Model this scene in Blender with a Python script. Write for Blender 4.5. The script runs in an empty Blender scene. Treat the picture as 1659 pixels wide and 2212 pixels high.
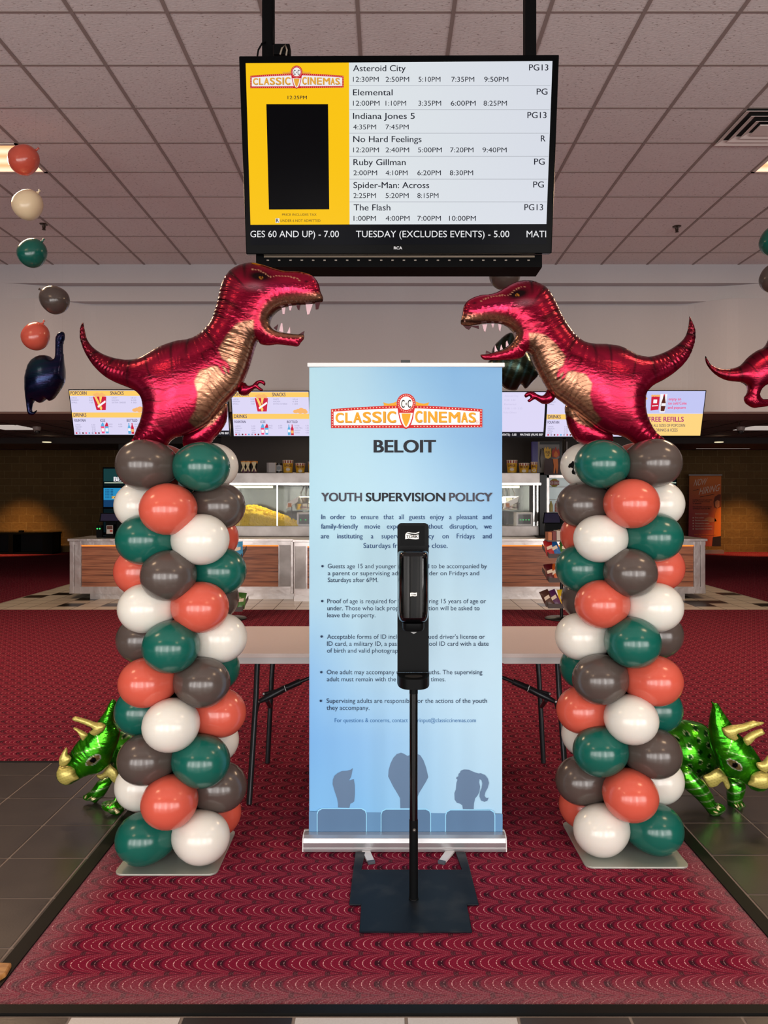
import bpy, bmesh, math, random
import numpy as np
from mathutils import Vector, Matrix, geometry
random.seed(7); np.random.seed(7)
SC = bpy.context.scene
COL = SC.collection
F, CX, CY, H = 1665.0, 835.0, 1072.0, 1.55      # focal length and principal point in pixels, eye height
EXPO = 0.0
CAM = Vector((0, 0, H))
PI = math.pi

def P(px, py, Y):
    return Vector(((px-CX)*Y/F, Y, H-(py-CY)*Y/F))
def onfloor(px, py, z=0.0):
    Y = F*(H-z)/(py-CY)
    return P(px, py, Y)
def plane_map(p0, n, off=0.0):
    p0 = Vector(p0); n = Vector(n).normalized()
    def f(px, py):
        d = Vector(((px-CX)/F, 1.0, -(py-CY)/F))
        t = (p0-CAM).dot(n)/d.dot(n)
        return CAM+d*t+n*off
    return f
def ymap(Y, off=0.0):
    return lambda px, py: P(px, py, Y)+Vector((0, -off, 0))

# ---------------------------------------------------------------- materials
def lin(c):
    return tuple(((v/255)/12.92 if v/255 <= .04045 else ((v/255+.055)/1.055)**2.4) for v in c[:3])+(1.0,)
def linnp(a):
    a = np.asarray(a, float)/255
    return np.where(a <= .04045, a/12.92, ((a+.055)/1.055)**2.4)
MATS = {}
class NT:
    def __init__(s, m):
        m.use_nodes = True
        s.t = m.node_tree; s.n = s.t.nodes; s.l = s.t.links
        s.b = s.n.get('Principled BSDF'); s.out = s.n.get('Material Output')
    def new(s, typ, **kw):
        nd = s.n.new(typ)
        for k, v in kw.items(): setattr(nd, k, v)
        return nd
    def put(s, sock, v):
        if isinstance(v, bpy.types.NodeSocket): s.l.new(v, sock)
        else: sock.default_value = v
    def m(s, op, *a):
        nd = s.new('ShaderNodeMath', operation=op)
        for i, v in enumerate(a): s.put(nd.inputs[i], v)
        return nd.outputs[0]
    def mix(s, f, a, b):
        nd = s.new('ShaderNodeMix', data_type='RGBA')
        s.put(nd.inputs[0], f); s.put(nd.inputs[6], a); s.put(nd.inputs[7], b)
        return nd.outputs[2]
    def coord(s, kind='Object'):
        return s.new('ShaderNodeTexCoord').outputs[kind]
    def xyz(s, v):
        nd = s.new('ShaderNodeSeparateXYZ'); s.l.new(v, nd.inputs[0]); return nd.outputs
    def noise(s, scale, detail=3, vec=None, stretch=None):
        nd = s.new('ShaderNodeTexNoise'); nd.inputs['Scale'].default_value = scale; nd.inputs['Detail'].default_value = detail
        v = vec or s.coord()
        if stretch:
            mp = s.new('ShaderNodeMapping'); mp.inputs['Scale'].default_value = stretch; s.l.new(v, mp.inputs[0]); v = mp.outputs[0]
        s.l.new(v, nd.inputs['Vector']); return nd.outputs['Fac']
    def ramp(s, f, stops):
        nd = s.new('ShaderNodeValToRGB'); s.l.new(f, nd.inputs[0]); e = nd.color_ramp.elements
        while len(e) < len(stops): e.new(.5)
        for i, (p, c) in enumerate(stops): e[i].position = p; e[i].color = c
        return nd.outputs[0]
    def bump(s, h, strength=.2, dist=.01):
        nd = s.new('ShaderNodeBump'); nd.inputs['Strength'].default_value = strength; nd.inputs['Distance'].default_value = dist
        s.l.new(h, nd.inputs['Height']); s.l.new(nd.outputs[0], s.b.inputs['Normal'])
def mat(name, col=(128, 128, 128), rough=.5, metal=0.0, spec=None, emit=None, es=1.0, coat=0.0, alpha=None, trans=None):
    if name in MATS: return MATS[name]
    m = bpy.data.materials.new(name); t = NT(m); b = t.b
    b.inputs['Base Color'].default_value = lin(col); b.inputs['Roughness'].default_value = rough; b.inputs['Metallic'].default_value = metal
    if spec is not None: b.inputs['Specular IOR Level'].default_value = spec
    if coat: b.inputs['Coat Weight'].default_value = coat; b.inputs['Coat Roughness'].default_value = .05
    if emit is not None:
        b.inputs['Emission Color'].default_value = lin(emit); b.inputs['Emission Strength'].default_value = es
    if alpha is not None: b.inputs['Alpha'].default_value = alpha
    if trans is not None: b.inputs['Transmission Weight'].default_value = trans
    MATS[name] = m
    return m
def nodemat(name, fn, rough=.5, metal=0.0, spec=None):
    if name in MATS: return MATS[name]
    m = mat(name, (128, 128, 128), rough, metal, spec)
    fn(NT(m)); return m
def screen(name, col, es=1.0):                      # lit pixels of a display
    return mat('lit_'+name, (5, 5, 5), .2, 0, .02, emit=col, es=es*SCR)
SCR = 1.0

# ---------------------------------------------------------------- mesh builder
class MB:
    def __init__(s):
        s.v = []; s.f = []; s.mi = []; s.sm = []; s.mats = []
    def midx(s, m):
        if m not in s.mats: s.mats.append(m)
        return s.mats.index(m)
    def add(s, vs, fs, m, smooth=False):
        o = len(s.v); s.v += [tuple(v) for v in vs]; k = s.midx(m)
        for f in fs: s.f.append(tuple(i+o for i in f)); s.mi.append(k); s.sm.append(smooth)
        return s
    def box(s, x0, x1, y0, y1, z0, z1, m, M=None):
        vs = [Vector((x, y, z)) for x in (x0, x1) for y in (y0, y1) for z in (z0, z1)]
        if M is not None: vs = [M @ v for v in vs]
        return s.add(vs, [(0, 1, 3, 2), (4, 6, 7, 5), (0, 4, 5, 1), (2, 3, 7, 6), (0, 2, 6, 4), (1, 5, 7, 3)], m)
    def tube(s, pts, r, m, n=12, caps=True, r2=None):
        pts = [Vector(p) for p in pts]; rings = []
        up = None
        for i, p in enumerate(pts):
            d = (pts[min(i+1, len(pts)-1)]-pts[max(i-1, 0)]).normalized()
            if up is None: up = Vector((0, 0, 1)) if abs(d.z) < .9 else Vector((1, 0, 0))
            a = d.cross(up).normalized(); b = d.cross(a).normalized(); up = -b if False else up
            rr = r if not isinstance(r, (list, tuple)) else r[i]
            rings.append([p+(a*math.cos(2*PI*k/n)+b*math.sin(2*PI*k/n))*rr for k in range(n)])
        vs = [v for g in rings for v in g]; fs = []
        for i in range(len(pts)-1):
            for k in range(n):
                fs.append((i*n+k, i*n+(k+1) % n, (i+1)*n+(k+1) % n, (i+1)*n+k))
        s.add(vs, fs, m, True)
        if caps:
            s.add(rings[0], [tuple(range(n))[::-1]], m); s.add(rings[-1], [tuple(range(n))], m)
        return s
    def lathe(s, prof, m, n=24, org=(0, 0, 0), M=None, sx=1, sy=1):
        vs = []; fs = []
        for (r, z) in prof:
            for k in range(n):
                v = Vector((r*sx*math.cos(2*PI*k/n), r*sy*math.sin(2*PI*k/n), z))
                if M is not None: v = M @ v
                vs.append(v+Vector(org))
        for i in range(len(prof)-1):
            for k in range(n): fs.append((i*n+k, i*n+(k+1) % n, (i+1)*n+(k+1) % n, (i+1)*n+k))
        s.add(vs, fs, m, True)
        for i, rev in ((0, True), (len(prof)-1, False)):
            if prof[i][0] > 1e-4:
                q = vs[i*n:(i+1)*n]; s.add(q, [tuple(range(n))[::-1] if rev else tuple(range(n))], m)
        return s
    def prism(s, poly, d, m, smooth=False):         # poly: 3-D points of the front face; d: vector to the back
        n = len(poly); d = Vector(d); A = [Vector(p) for p in poly]
        s.add(A+[a+d for a in A], [(i, (i+1) % n, n+(i+1) % n, n+i) for i in range(n)], m, smooth)
        tri = geometry.tessellate_polygon([A])
        s.add(A, tri, m); s.add([a+d for a in A], [t[::-1] for t in tri], m)
        return s
    def flat(s, poly, m):
        A = [Vector(p) for p in poly]
        s.add(A, geometry.tessellate_polygon([A]) if len(A) > 4 else [tuple(range(len(A)))], m); return s
    def pq(s, pts, mp, m):                           # flat polygon given on a mapped plane
        return s.flat([mp(*p) for p in pts], m)
    def prect(s, x0, y0, x1, y1, mp, m):
        return s.pq([(x0, y0), (x1, y0), (x1, y1), (x0, y1)], mp, m)
    def sphere(s, c, r, m, n=16, k=10, sc=(1, 1, 1)):
        prof = [(math.sin(PI*i/k)*r, -math.cos(PI*i/k)*r) for i in range(k+1)]
        return s.lathe(prof, m, n, org=c, M=Matrix.Diagonal(Vector(sc)))
    def build(s, name, parent=None, origin=(0, 0, 0), fix=True, bevel=0, autos=False):
        o3 = Vector(origin); me = bpy.data.meshes.new(name)
        me.from_pydata([tuple(Vector(v)-o3) for v in s.v], [], s.f)
        for m in s.mats: me.materials.append(m)
        me.polygons.foreach_set('material_index', s.mi); me.polygons.foreach_set('use_smooth', s.sm)
        if fix:
            bm = bmesh.new(); bm.from_mesh(me)
            if bevel: bmesh.ops.remove_doubles(bm, verts=bm.verts, dist=1e-5)
            bmesh.ops.recalc_face_normals(bm, faces=bm.faces); bm.to_mesh(me); bm.free()
        me.update()
        o = bpy.data.objects.new(name, me); COL.objects.link(o)
        if parent is not None:
            o.parent = parent; o.location = o3-Vector(parent.location) if parent.parent is None else o3
        else: o.location = o3
        if bevel:
            b = o.modifiers.new('bevel', 'BEVEL'); b.width = bevel; b.segments = 2; b.limit_method = 'ANGLE'
        return o
def tag(o, label=None, cat=None, group=None, kind=None):
    if label: o['label'] = label
    if cat: o['category'] = cat
    if group: o['group'] = group
    if kind: o['kind'] = kind
    return o
def empty(name, loc, label, cat, group=None):
    o = bpy.data.objects.new(name, None); COL.objects.link(o); o.location = loc; o.empty_display_size = .1
    return tag(o, label, cat, group)
def part(mb, name, parent, **kw):                    # mb holds world coordinates; part is placed under its parent
    par = parent; base = Vector((0, 0, 0))
    while par is not None: base += Vector(par.location); par = par.parent
    o = mb.build(name, None, origin=base, **kw); o.parent = parent; o.location = (0, 0, 0)
    return o
def struct(mb, name, **kw):
    o = mb.build(name, **kw); o['kind'] = 'structure'; return o

# ---------------------------------------------------------------- lettering
_tc = {}
def text_geo(s, bold=0.0):
    key = (s, bold)
    if key in _tc: return _tc[key]
    c = bpy.data.curves.new('t', 'FONT'); c.body = s; c.size = 1; c.resolution_u = 4; c.offset = bold; c.fill_mode = 'FRONT'
    o = bpy.data.objects.new('t', c); COL.objects.link(o)
    dg = bpy.context.evaluated_depsgraph_get(); dg.update()
    me = o.evaluated_get(dg).to_mesh()
    vs = [(v.co.x, v.co.y) for v in me.vertices]; fs = [tuple(p.vertices) for p in me.polygons]
    o.evaluated_get(dg).to_mesh_clear()
    bpy.data.objects.remove(o); bpy.data.curves.remove(c)
    _tc[key] = (vs, fs); return _tc[key]
CAPH = [None]
def write(mb, s, x0, x1, base, cap, mp, m, bold=0.0, slope=0.0, italic=0.0):
    if CAPH[0] is None: CAPH[0] = max(v[1] for v in text_geo('H')[0])
    if bold > .006:                                     # heavier weight: the glyphs struck twice, side by side
        sh = (x1-x0)*0+cap*bold*.62/.7
        vh = sh*.7
        i = 0
        for k in (-1, 0, 1):
            for j in ((0, 1) if bold > .015 else (0,)):
                i += 1
                def mq(px, py, i=i): p = mp(px, py); return p+(CAM-p)*(1.6e-5*i)     # each strike lies a hair above the last
                write(mb, s, x0+sh*(1+k), x1-sh*(1-k), base-j*vh, cap-vh*(bold > .015), mq, m, 0, slope, italic)
        return
    bold = 0.0
    vs, fs = text_geo(s, 0.0)
    if not vs: return
    a = min(v[0] for v in vs); b = max(v[0] for v in vs)
    sx = (x1-x0)/(b-a); sy = cap/CAPH[0]
    pts = []
    for (x, y) in vs:
        X = x0+(x-a)*sx+y*sy*italic; Y = base-y*sy+slope*(X-x0)
        pts.append(mp(X, Y))
    mb.add(pts, fs, m)

# ---------------------------------------------------------------- foil balloons: two flat sheets blown up
def catmull(pts, ds):
    pts = np.array(pts, float); n = len(pts); out = []
    for i in range(n):
        p0, p1, p2, p3 = pts[i-1], pts[i], pts[(i+1) % n], pts[(i+2) % n]
        L = np.linalg.norm(p2-p1); k = max(1, int(round(L/ds)))
        for j in range(k):
            t = j/k
            out.append(.5*((2*p1)+(-p0+p2)*t+(2*p0-5*p1+4*p2-p3)*t*t+(-p0+3*p1-3*p2+p3)*t**3))
    return np.array(out)
def pip(q, poly):
    poly = np.asarray(poly, float); q = np.asarray(q, float)
    ins = np.zeros(len(q), bool); x, y = q[:, 0], q[:, 1]
    for (x0, y0), (x1, y1) in zip(poly, np.roll(poly, -1, 0)):
        if y0 == y1: continue
        c = ((y0 > y) != (y1 > y)) & (x < (x1-x0)*(y-y0)/(y1-y0)+x0)
        ins ^= c
    return ins
def segdist(q, poly, closed=True):
    q = np.asarray(q, float); poly = np.asarray(poly, float)
    A = poly; B = np.roll(poly, -1, 0)
    if not closed: A, B = A[:-1], B[:-1]
    best = np.full(len(q), 1e9); bi = np.zeros(len(q)); s = 0
    for a, b in zip(A, B):
        d = b-a; L2 = d @ d
        if L2 < 1e-14: continue
        t = np.clip(((q-a) @ d)/L2, 0, 1)
        e = q-(a+t[:, None]*d); dd = np.sqrt((e*e).sum(1))
        u = dd < best; best[u] = dd[u]; bi[u] = s+t[u]*math.sqrt(L2); s += math.sqrt(L2)
    return best, bi
def inflate(outline, step, c=.62, amp=.004, D=.03, freq=(150, 230), hmax=None):
    """outline: closed list of (x,z) metres. returns verts2d, h, faces, edge distance, arc position"""
    ol = catmull(outline, step*1.1)
    lo = ol.min(0)-step*3; hi = ol.max(0)+step*3
    g = step; nx = int((hi[0]-lo[0])/g)+1; nz = int((hi[1]-lo[1])/g)+1
    X, Z = np.meshgrid(lo[0]+np.arange(nx)*g, lo[1]+np.arange(nz)*g)
    q = np.stack([X.ravel(), Z.ravel()], 1)
    ins = pip(q, ol).reshape(nz, nx)
    phi = np.zeros((nz, nx))
    def relax(p, m, gg, it):
        for _ in range(it):
            pn = np.zeros_like(p)
            pn[1:-1, 1:-1] = .25*(p[:-2, 1:-1]+p[2:, 1:-1]+p[1:-1, :-2]+p[1:-1, 2:]+gg*gg)
            p = pn*m
        return p
    # coarse start
    k = 4; mc = ins[::k, ::k]
    pc = relax(np.zeros(mc.shape), mc, g*k, 500)
    phi = np.repeat(np.repeat(pc, k, 0), k, 1)[:nz, :nx]*ins
    phi = relax(phi, ins, g, 350)
    off = (np.indices((nz, nx)).sum(0) % 2)
    pts = q[ins.ravel()]; ph = phi.ravel()[ins.ravel()]
    d, s = segdist(pts, ol)
    keep = d > step*.55
    pts, ph, d, s = pts[keep], ph[keep], d[keep], s[keep]
    h = c*np.sqrt(np.maximum(4*ph, 0)); h = np.minimum(h, c*1.6*np.sqrt(np.maximum(d, 0)*np.maximum(4*ph, 0)**.5*2+1e-9)+h*.55)
    if hmax: h = hmax*(1-np.exp(-h/hmax*1.15))
    n1 = np.sin(s*freq[0]+3*np.sin(s*17))*.6+np.sin(s*freq[1]+2*np.sin(s*31+1))*.4
    n1 *= .55+.45*np.sin(s*9+1.3)
    h = h+amp*n1*np.exp(-d/D)*np.clip(d/(step*2), 0, 1)
    h = np.maximum(h, 1e-4)
    no = len(ol)
    allp = [Vector(p) for p in ol]+[Vector(p) for p in pts]
    edges = [(i, (i+1) % no) for i in range(no)]
    r = geometry.delaunay_2d_cdt(allp, edges, [list(range(no))], 1, 1e-7)
    V = np.array([tuple(v) for v in r[0]]); orig = r[3]
    hh = np.zeros(len(V)); dd = np.zeros(len(V)); ss = np.zeros(len(V)); bnd = np.ones(len(V), bool)
    for i, o in enumerate(orig):
        for j in o:
            if j >= no: hh[i] = h[j-no]; dd[i] = d[j-no]; ss[i] = s[j-no]; bnd[i] = False
    return V, hh, [tuple(f) for f in r[2]], dd, ss, bnd
def foil(name, outline_px, Y, material, step=.006, c=.62, colfn=None, parent=None, amp=.004, D=.03, tilt=None, dy=0.0, freq=(150, 230), hmax=None):
    w = [((x-CX)*Y/F, H-(y-CY)*Y/F) for x, y in outline_px]
    V, h, fs, dd, ss, bnd = inflate(w, step, c, amp, D, freq, hmax)
    n = len(V); idx = np.arange(n); back = idx.copy()
    ni = (~bnd).sum(); back[~bnd] = n+np.arange(ni)
    base = Vector((0, 0, 0)); par = parent
    while par is not None: base += Vector(par.location); par = par.parent
    Yv = np.concatenate([Y+dy-h, Y+dy+h[~bnd]]); XZ = np.concatenate([V, V[~bnd]])
    co = np.stack([XZ[:, 0], Yv, XZ[:, 1]], 1)
    if tilt is not None:                              # (pivot, matrix)
        pv, Mx = tilt; co = (co-np.array(pv)) @ np.array(Mx).T+np.array(pv)
    if parent is None: base = Vector((float(co[:, 0].mean()), Y, float(co[:, 2].min())))
    faces = list(fs)+[tuple(int(back[i]) for i in f)[::-1] for f in fs]
    me = bpy.data.meshes.new(name); me.from_pydata((co-np.array(base)).tolist(), [], faces)
    me.materials.append(material)
    me.polygons.foreach_set('use_smooth', [True]*len(me.polygons))
    if colfn:
        px = CX+V[:, 0]*F/Y; py = CY-(V[:, 1]-H)*F/Y
        cc = colfn(px, py, dd, ss); cc = np.concatenate([cc, cc[~bnd]])
        a = me.color_attributes.new('print', 'FLOAT_COLOR', 'POINT')
        a.data.foreach_set('color', np.concatenate([cc, np.ones((len(cc), 1))], 1).ravel())
    bm = bmesh.new(); bm.from_mesh(me); bmesh.ops.recalc_face_normals(bm, faces=bm.faces); bm.to_mesh(me); bm.free()
    me.update()
    o = bpy.data.objects.new(name, me); COL.objects.link(o)
    if parent is None: o.location = base
    else: o.parent = parent
    return o
def foil_mat(name, rough=.22, metal=.9, bs=.12):
    def fn(t):
        a = t.new('ShaderNodeAttribute', attribute_name='print'); t.l.new(a.outputs['Color'], t.b.inputs['Base Color'])
        t.bump(t.noise(38, 3, stretch=(1, 1, 2.5)), bs, .006)
    return nodemat(name, fn, rough, metal)
# ================================================================ camera
cd = bpy.data.cameras.new('camera'); cam = bpy.data.objects.new('camera', cd); COL.objects.link(cam)
cam.location = CAM; cam.rotation_euler = (PI/2, 0, 0)
cd.sensor_fit = 'VERTICAL'; cd.sensor_height = 36; cd.lens = 36*F/2212
cd.shift_x = -(CX-829.5)/2212; cd.shift_y = (CY-1106)/2212
cd.clip_end = 200
SC.camera = cam
SC.view_settings.view_transform = 'Standard'; SC.view_settings.look = 'None'; SC.view_settings.gamma = 1
SC.view_settings.exposure = EXPO; SC.view_settings.use_curve_mapping = False
SC.cycles.use_denoising = True; SC.cycles.use_adaptive_sampling = True; SC.cycles.adaptive_threshold = .03; SC.cycles.max_bounces = 6; SC.cycles.diffuse_bounces = 3; SC.cycles.glossy_bounces = 4
SC.cycles.sample_clamp_indirect = 6; SC.cycles.caustics_reflective = False; SC.cycles.caustics_refractive = False

CEIL = 4.65
# ================================================================ room materials
def _tile(t):
    c = t.coord()
    v = t.new('ShaderNodeMapping'); v.inputs['Scale'].default_value = (1, 1.8, 1); t.l.new(c, v.inputs[0])
    n = t.noise(45, 5, v.outputs[0]); n2 = t.noise(.9, 2)
    pit = t.ramp(n, [(.30, lin((140, 118, 112))), (.37, lin((222, 213, 211))), (.7, lin((232, 224, 222)))])
    t.l.new(t.mix(t.m('MULTIPLY', n2, .35), pit, lin((210, 200, 198))), t.b.inputs['Base Color'])
    t.bump(n, .25, .01)
M_TILE = nodemat('ceiling_tile', _tile, .9)
M_GRID = mat('ceiling_tbar', (150, 134, 129), .6)
def _wall(t):
    n = t.noise(60, 3); t.l.new(t.mix(n, lin((188, 184, 186)), lin((194, 190, 192))), t.b.inputs['Base Color']); t.bump(n, .05, .004)
M_WALL = nodemat('grey_paint', _wall, .8)
M_BROWN = mat('brown_soffit_paint', (112, 88, 82), .7)
M_DARKB = mat('dark_beam_paint', (52, 40, 38), .6)
def _carpet(t):
    x, y, z = t.xyz(t.coord())
    u = t.m('DIVIDE', t.m('ADD', x, 20.0), .1045); r = t.m('DIVIDE', t.m('ADD', y, .026), .11)
    v = t.m('SUBTRACT', t.m('FRACT', r), .5); v2 = t.m('MULTIPLY', v, v); w = t.m('ADD', t.m('MULTIPLY', v2, 1.7), t.m('MULTIPLY', t.m('MULTIPLY', v2, v2), 9.2))
    av = t.m('ABSOLUTE', v)
    uw = t.m('SUBTRACT', u, w); ph4 = t.m('MULTIPLY', uw, 4.0)
    fr = t.m('FRACT', ph4); ln = t.m('LESS_THAN', t.m('ABSOLUTE', t.m('SUBTRACT', fr, .5)), .06)
    s = t.m('ADD', t.m('MULTIPLY', av, 6.0), t.m('MULTIPLY', w, 13.0))
    s = t.m('ADD', s, t.m('MULTIPLY', t.m('FLOOR', ph4), .37))
    dash = t.m('LESS_THAN', t.m('FRACT', s), .6)
    mask = t.m('MULTIPLY', ln, dash)
    band = t.m('LESS_THAN', t.m('FRACT', uw), .25)              # the dark chevron of every motif
    tips = t.m('GREATER_THAN', av, .44); apex = t.m('LESS_THAN', av, .12)
    fu = t.m('FRACT', u)
    blob = t.m('MAXIMUM', t.m('MULTIPLY', t.m('GREATER_THAN', av, .41), t.m('LESS_THAN', t.m('ABSOLUTE', t.m('SUBTRACT', fu, .55)), .08)), t.m('MULTIPLY', band, t.m('MULTIPLY', apex, t.m('LESS_THAN', t.m('FRACT', uw), .19))))
    n = t.ramp(t.noise(420, 3), [(.35, (0, 0, 0, 1)), (.68, (1, 1, 1, 1))])
    base = t.mix(n, lin((106, 10, 34)), lin((156, 34, 66)))
    c = t.mix(t.m('MULTIPLY', band, .7), base, lin((78, 12, 36)))
    c = t.mix(t.m('MULTIPLY', blob, .75), c, lin((38, 22, 30)))
    c = t.mix(t.m('MULTIPLY', mask, t.m('MULTIPLY', t.m('SUBTRACT', .95, t.m('MULTIPLY', band, .6)), t.m('SUBTRACT', 1.15, t.m('MULTIPLY', av, 1.3)))), c, lin((236, 178, 178)))
    # lint trodden in along the edges of the strip by the door
    dx = t.m('MINIMUM', t.m('ADD', x, 1.22), t.m('SUBTRACT', 1.34, x)); dy = t.m('SUBTRACT', y, 2.34)
    d = t.m('MINIMUM', t.m('MULTIPLY', dx, 1.1), dy)
    near = t.m('LESS_THAN', y, 4.4)
    e = t.m('MULTIPLY', t.m('MAXIMUM', t.m('SUBTRACT', 1.0, t.m('DIVIDE', t.m('MAXIMUM', d, 0.0), .17)), 0.0), near)
    fz = t.ramp(t.noise(170, 5), [(.42, (0, 0, 0, 1)), (.62, (1, 1, 1, 1))])
    c = t.mix(t.m('MULTIPLY', e, t.m('ADD', .25, t.m('MULTIPLY', fz, .6))), c, lin((160, 118, 122)))
    t.l.new(c, t.b.inputs['Base Color']); t.bump(n, .4, .004)
M_CARPET = nodemat('patterned_red_carpet', _carpet, .95, spec=.1)
def _slate(t):
    n = t.noise(6, 4); n2 = t.noise(120, 3)
    t.l.new(t.mix(n, lin((52, 46, 44)), lin((66, 58, 55))), t.b.inputs['Base Color'])
    t.put(t.b.inputs['Roughness'], t.m('ADD', .24, t.m('MULTIPLY', n, .12))); t.bump(n2, .08, .003)
M_SLATE = nodemat('dark_floor_tile', _slate, .3)
def _white(t):
    n = t.noise(150, 4); t.l.new(t.mix(n, lin((196, 188, 182)), lin((214, 208, 202))), t.b.inputs['Base Color'])
M_WTILE = nodemat('pale_floor_tile', _white, .4)
M_CTILE = mat('cream_floor_tile', (240, 230, 212), .3)
M_BTILE = mat('black_floor_tile', (32, 28, 29), .3)
M_GROUT = mat('grout', (140, 126, 116), .8)
M_STRIP = mat('black_vinyl_strip', (12, 11, 10), .5, spec=.15)

# ================================================================ floors
m = MB(); m.add([(-16, 2.0, -.02), (16, 2.0, -.02), (16, 22, -.02), (-16, 22, -.02)], [(0, 1, 2, 3)], M_GROUT)
struct(m, 'floor_subfloor')
m = MB()
m.box(-1.22, 1.34, 2.34, 4.5, -.02, 0, M_CARPET); m.box(-16, 16, 4.5, 10.53, -.02, 0, M_CARPET)
m.box(-16, -5.6, 10.53, 21.5, -.02, 0, M_CARPET); m.box(5.6, 16, 10.53, 21.5, -.02, 0, M_CARPET)
struct(m, 'floor_carpet')
def tilefloor(name, x0, x1, y0, y1, gx, gy, p, choose, g=.005):
    m = MB(); i0 = math.floor((x0-gx)/p); i1 = math.ceil((x1-gx)/p); j0 = math.floor((y0-gy)/p); j1 = math.ceil((y1-gy)/p)
    for i in range(i0, i1):
        for j in range(j0, j1):
            a, b = max(x0, gx+i*p+g), min(x1, gx+(i+1)*p-g); c, d = max(y0, gy+j*p+g), min(y1, gy+(j+1)*p-g)
            if b-a > .005 and d-c > .005: m.add([(a, c, 0), (b, c, 0), (b, d, 0), (a, d, 0)], [(0, 1, 2, 3)], choose(i, j))
    m.add([(x0, y0, -.0025), (x1, y0, -.0025), (x1, y1, -.0025), (x0, y1, -.0025)], [(0, 1, 2, 3)], M_GROUT)
    return struct(m, name)
tilefloor('floor_dark_tile_left', -9, -1.27, 2.3, 4.5, -1.29, 2.643, .329, lambda i, j: M_SLATE)
tilefloor('floor_dark_tile_right', 1.39, 9, 2.3, 4.5, 1.403, 2.67, .329, lambda i, j: M_SLATE)
seq = {-4: M_SLATE, -3: M_WTILE, -2: M_BTILE, -1: M_WTILE, 0: M_WTILE, 1: M_SLATE, 2: M_SLATE, 3: M_SLATE}
tilefloor('floor_entry_tile', -6, 6, -2.5, 2.30, .058, 2.296, .333, lambda i, j: seq.get(i, M_SLATE) if j == 0 or j == -1 else (M_WTILE if (i*7+j*3) % 5 == 0 else M_SLATE))
rt = random.Random(3)
dark = {(i, j): rt.random() < .16 for i in range(-40, 40) for j in range(-2, 60)}
tilefloor('floor_pale_tile', -5.6, 5.6, 10.53, 21.5, 0, 10.53, .31, lambda i, j: M_BTILE if dark.get((i, j)) else M_CTILE)
m = MB(); m.box(-9, -1.22, 4.49, 4.505, -.01, .004, M_STRIP); m.box(1.34, 9, 4.49, 4.505, -.01, .004, M_STRIP)
m.box(-1.272, -1.218, 2.28, 4.5, -.01, .006, M_STRIP); m.box(1.338, 1.392, 2.28, 4.5, -.01, .006, M_STRIP); m.box(-9, 9, 2.302, 2.342, -.01, .0065, M_STRIP)
struct(m, 'trim_1')

# ================================================================ ceiling
m = MB(); m.add([(-16, -2.6, CEIL), (16, -2.6, CEIL), (16, 10.6, CEIL), (-16, 10.6, CEIL)], [(0, 1, 2, 3)], M_TILE)
struct(m, 'ceiling')
XG = [(-.059+.197*k)*3.1 for k in range(-26, 28)]; YG = [4.93+.6085*k for k in range(-16, 10)]
m = MB()
for x in XG: m.box(x-.0125, x+.0125, -2.6, 10.3, CEIL-.007, CEIL+.01, M_GRID)
for y in YG:
    if y < 10.3: m.box(-16, 16, y-.009, y+.009, CEIL-.005, CEIL+.01, M_GRID)
struct(m, 'ceiling_grid')

# ================================================================ stepped bulkhead wall over the concession area
def stepwall(name, z0, z1, yf, ys, xe, ln, yb=11.2):
    """plan outline: front face at yf at both ends, set back to ys in the middle, easing in over ln"""
    pts = [(-16, yf), (-xe-ln, yf)]
    pts += [(-xe-ln+ln*k/10, yf+(ys-yf)*(3*(k/10)**2-2*(k/10)**3)) for k in range(1, 11)]
    pts += [(xe+ln-ln*k/10, yf+(ys-yf)*(3*(k/10)**2-2*(k/10)**3)) for k in range(10, 0, -1)]
    pts += [(xe+ln, yf), (16, yf), (16, yb), (-16, yb)]
    m = MB(); m.prism([(x, y, z0) for x, y in pts], (0, 0, z1-z0), M_WALL)
    return m
za = H+2.85; zb = H+2.645
w1 = MB(); w1.box(-16, 16, 10.3, 11.2, za, CEIL, M_WALL)
struct(w1, 'wall_back_upper')
struct(stepwall('m', zb, za, 10.3, 10.46, 4.45, .7), 'wall_back_middle')
struct(stepwall('m', 2.68, zb, 10.3, 10.62, 4.0, .7), 'wall_back_lower')
m = MB(); m.box(-16, 16, 10.31, 11.2, 2.655, 2.68, M_BROWN); struct(m, 'trim_2')
# low ceiling behind
def _lowt(t):
    n = t.noise(70, 4); t.l.new(t.mix(n, lin((112, 92, 88)), lin((126, 104, 99))), t.b.inputs['Base Color'])
M_LOWT = nodemat('low_ceiling_tile', _lowt, .85)
m = MB(); m.add([(-16, 11.2, 2.84), (16, 11.2, 2.84), (16, 21.5, 2.84), (-16, 21.5, 2.84)], [(0, 1, 2, 3)], M_LOWT)
struct(m, 'ceiling_low')
m = MB()
for k in range(-24, 26): m.box(k*.61-.012, k*.61+.012, 11.2, 21.5, 2.834, 2.85, M_DARKB)
for k in range(0, 17): m.box(-16, 16, 11.3+k*.61-.008, 11.3+k*.61+.008, 2.836, 2.85, M_DARKB)
struct(m, 'ceiling_low_grid')
m = MB(); m.box(-16, 16, 17.0, 18.7, 2.71, 2.84, M_DARKB); struct(m, 'ceiling_beam')
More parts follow.
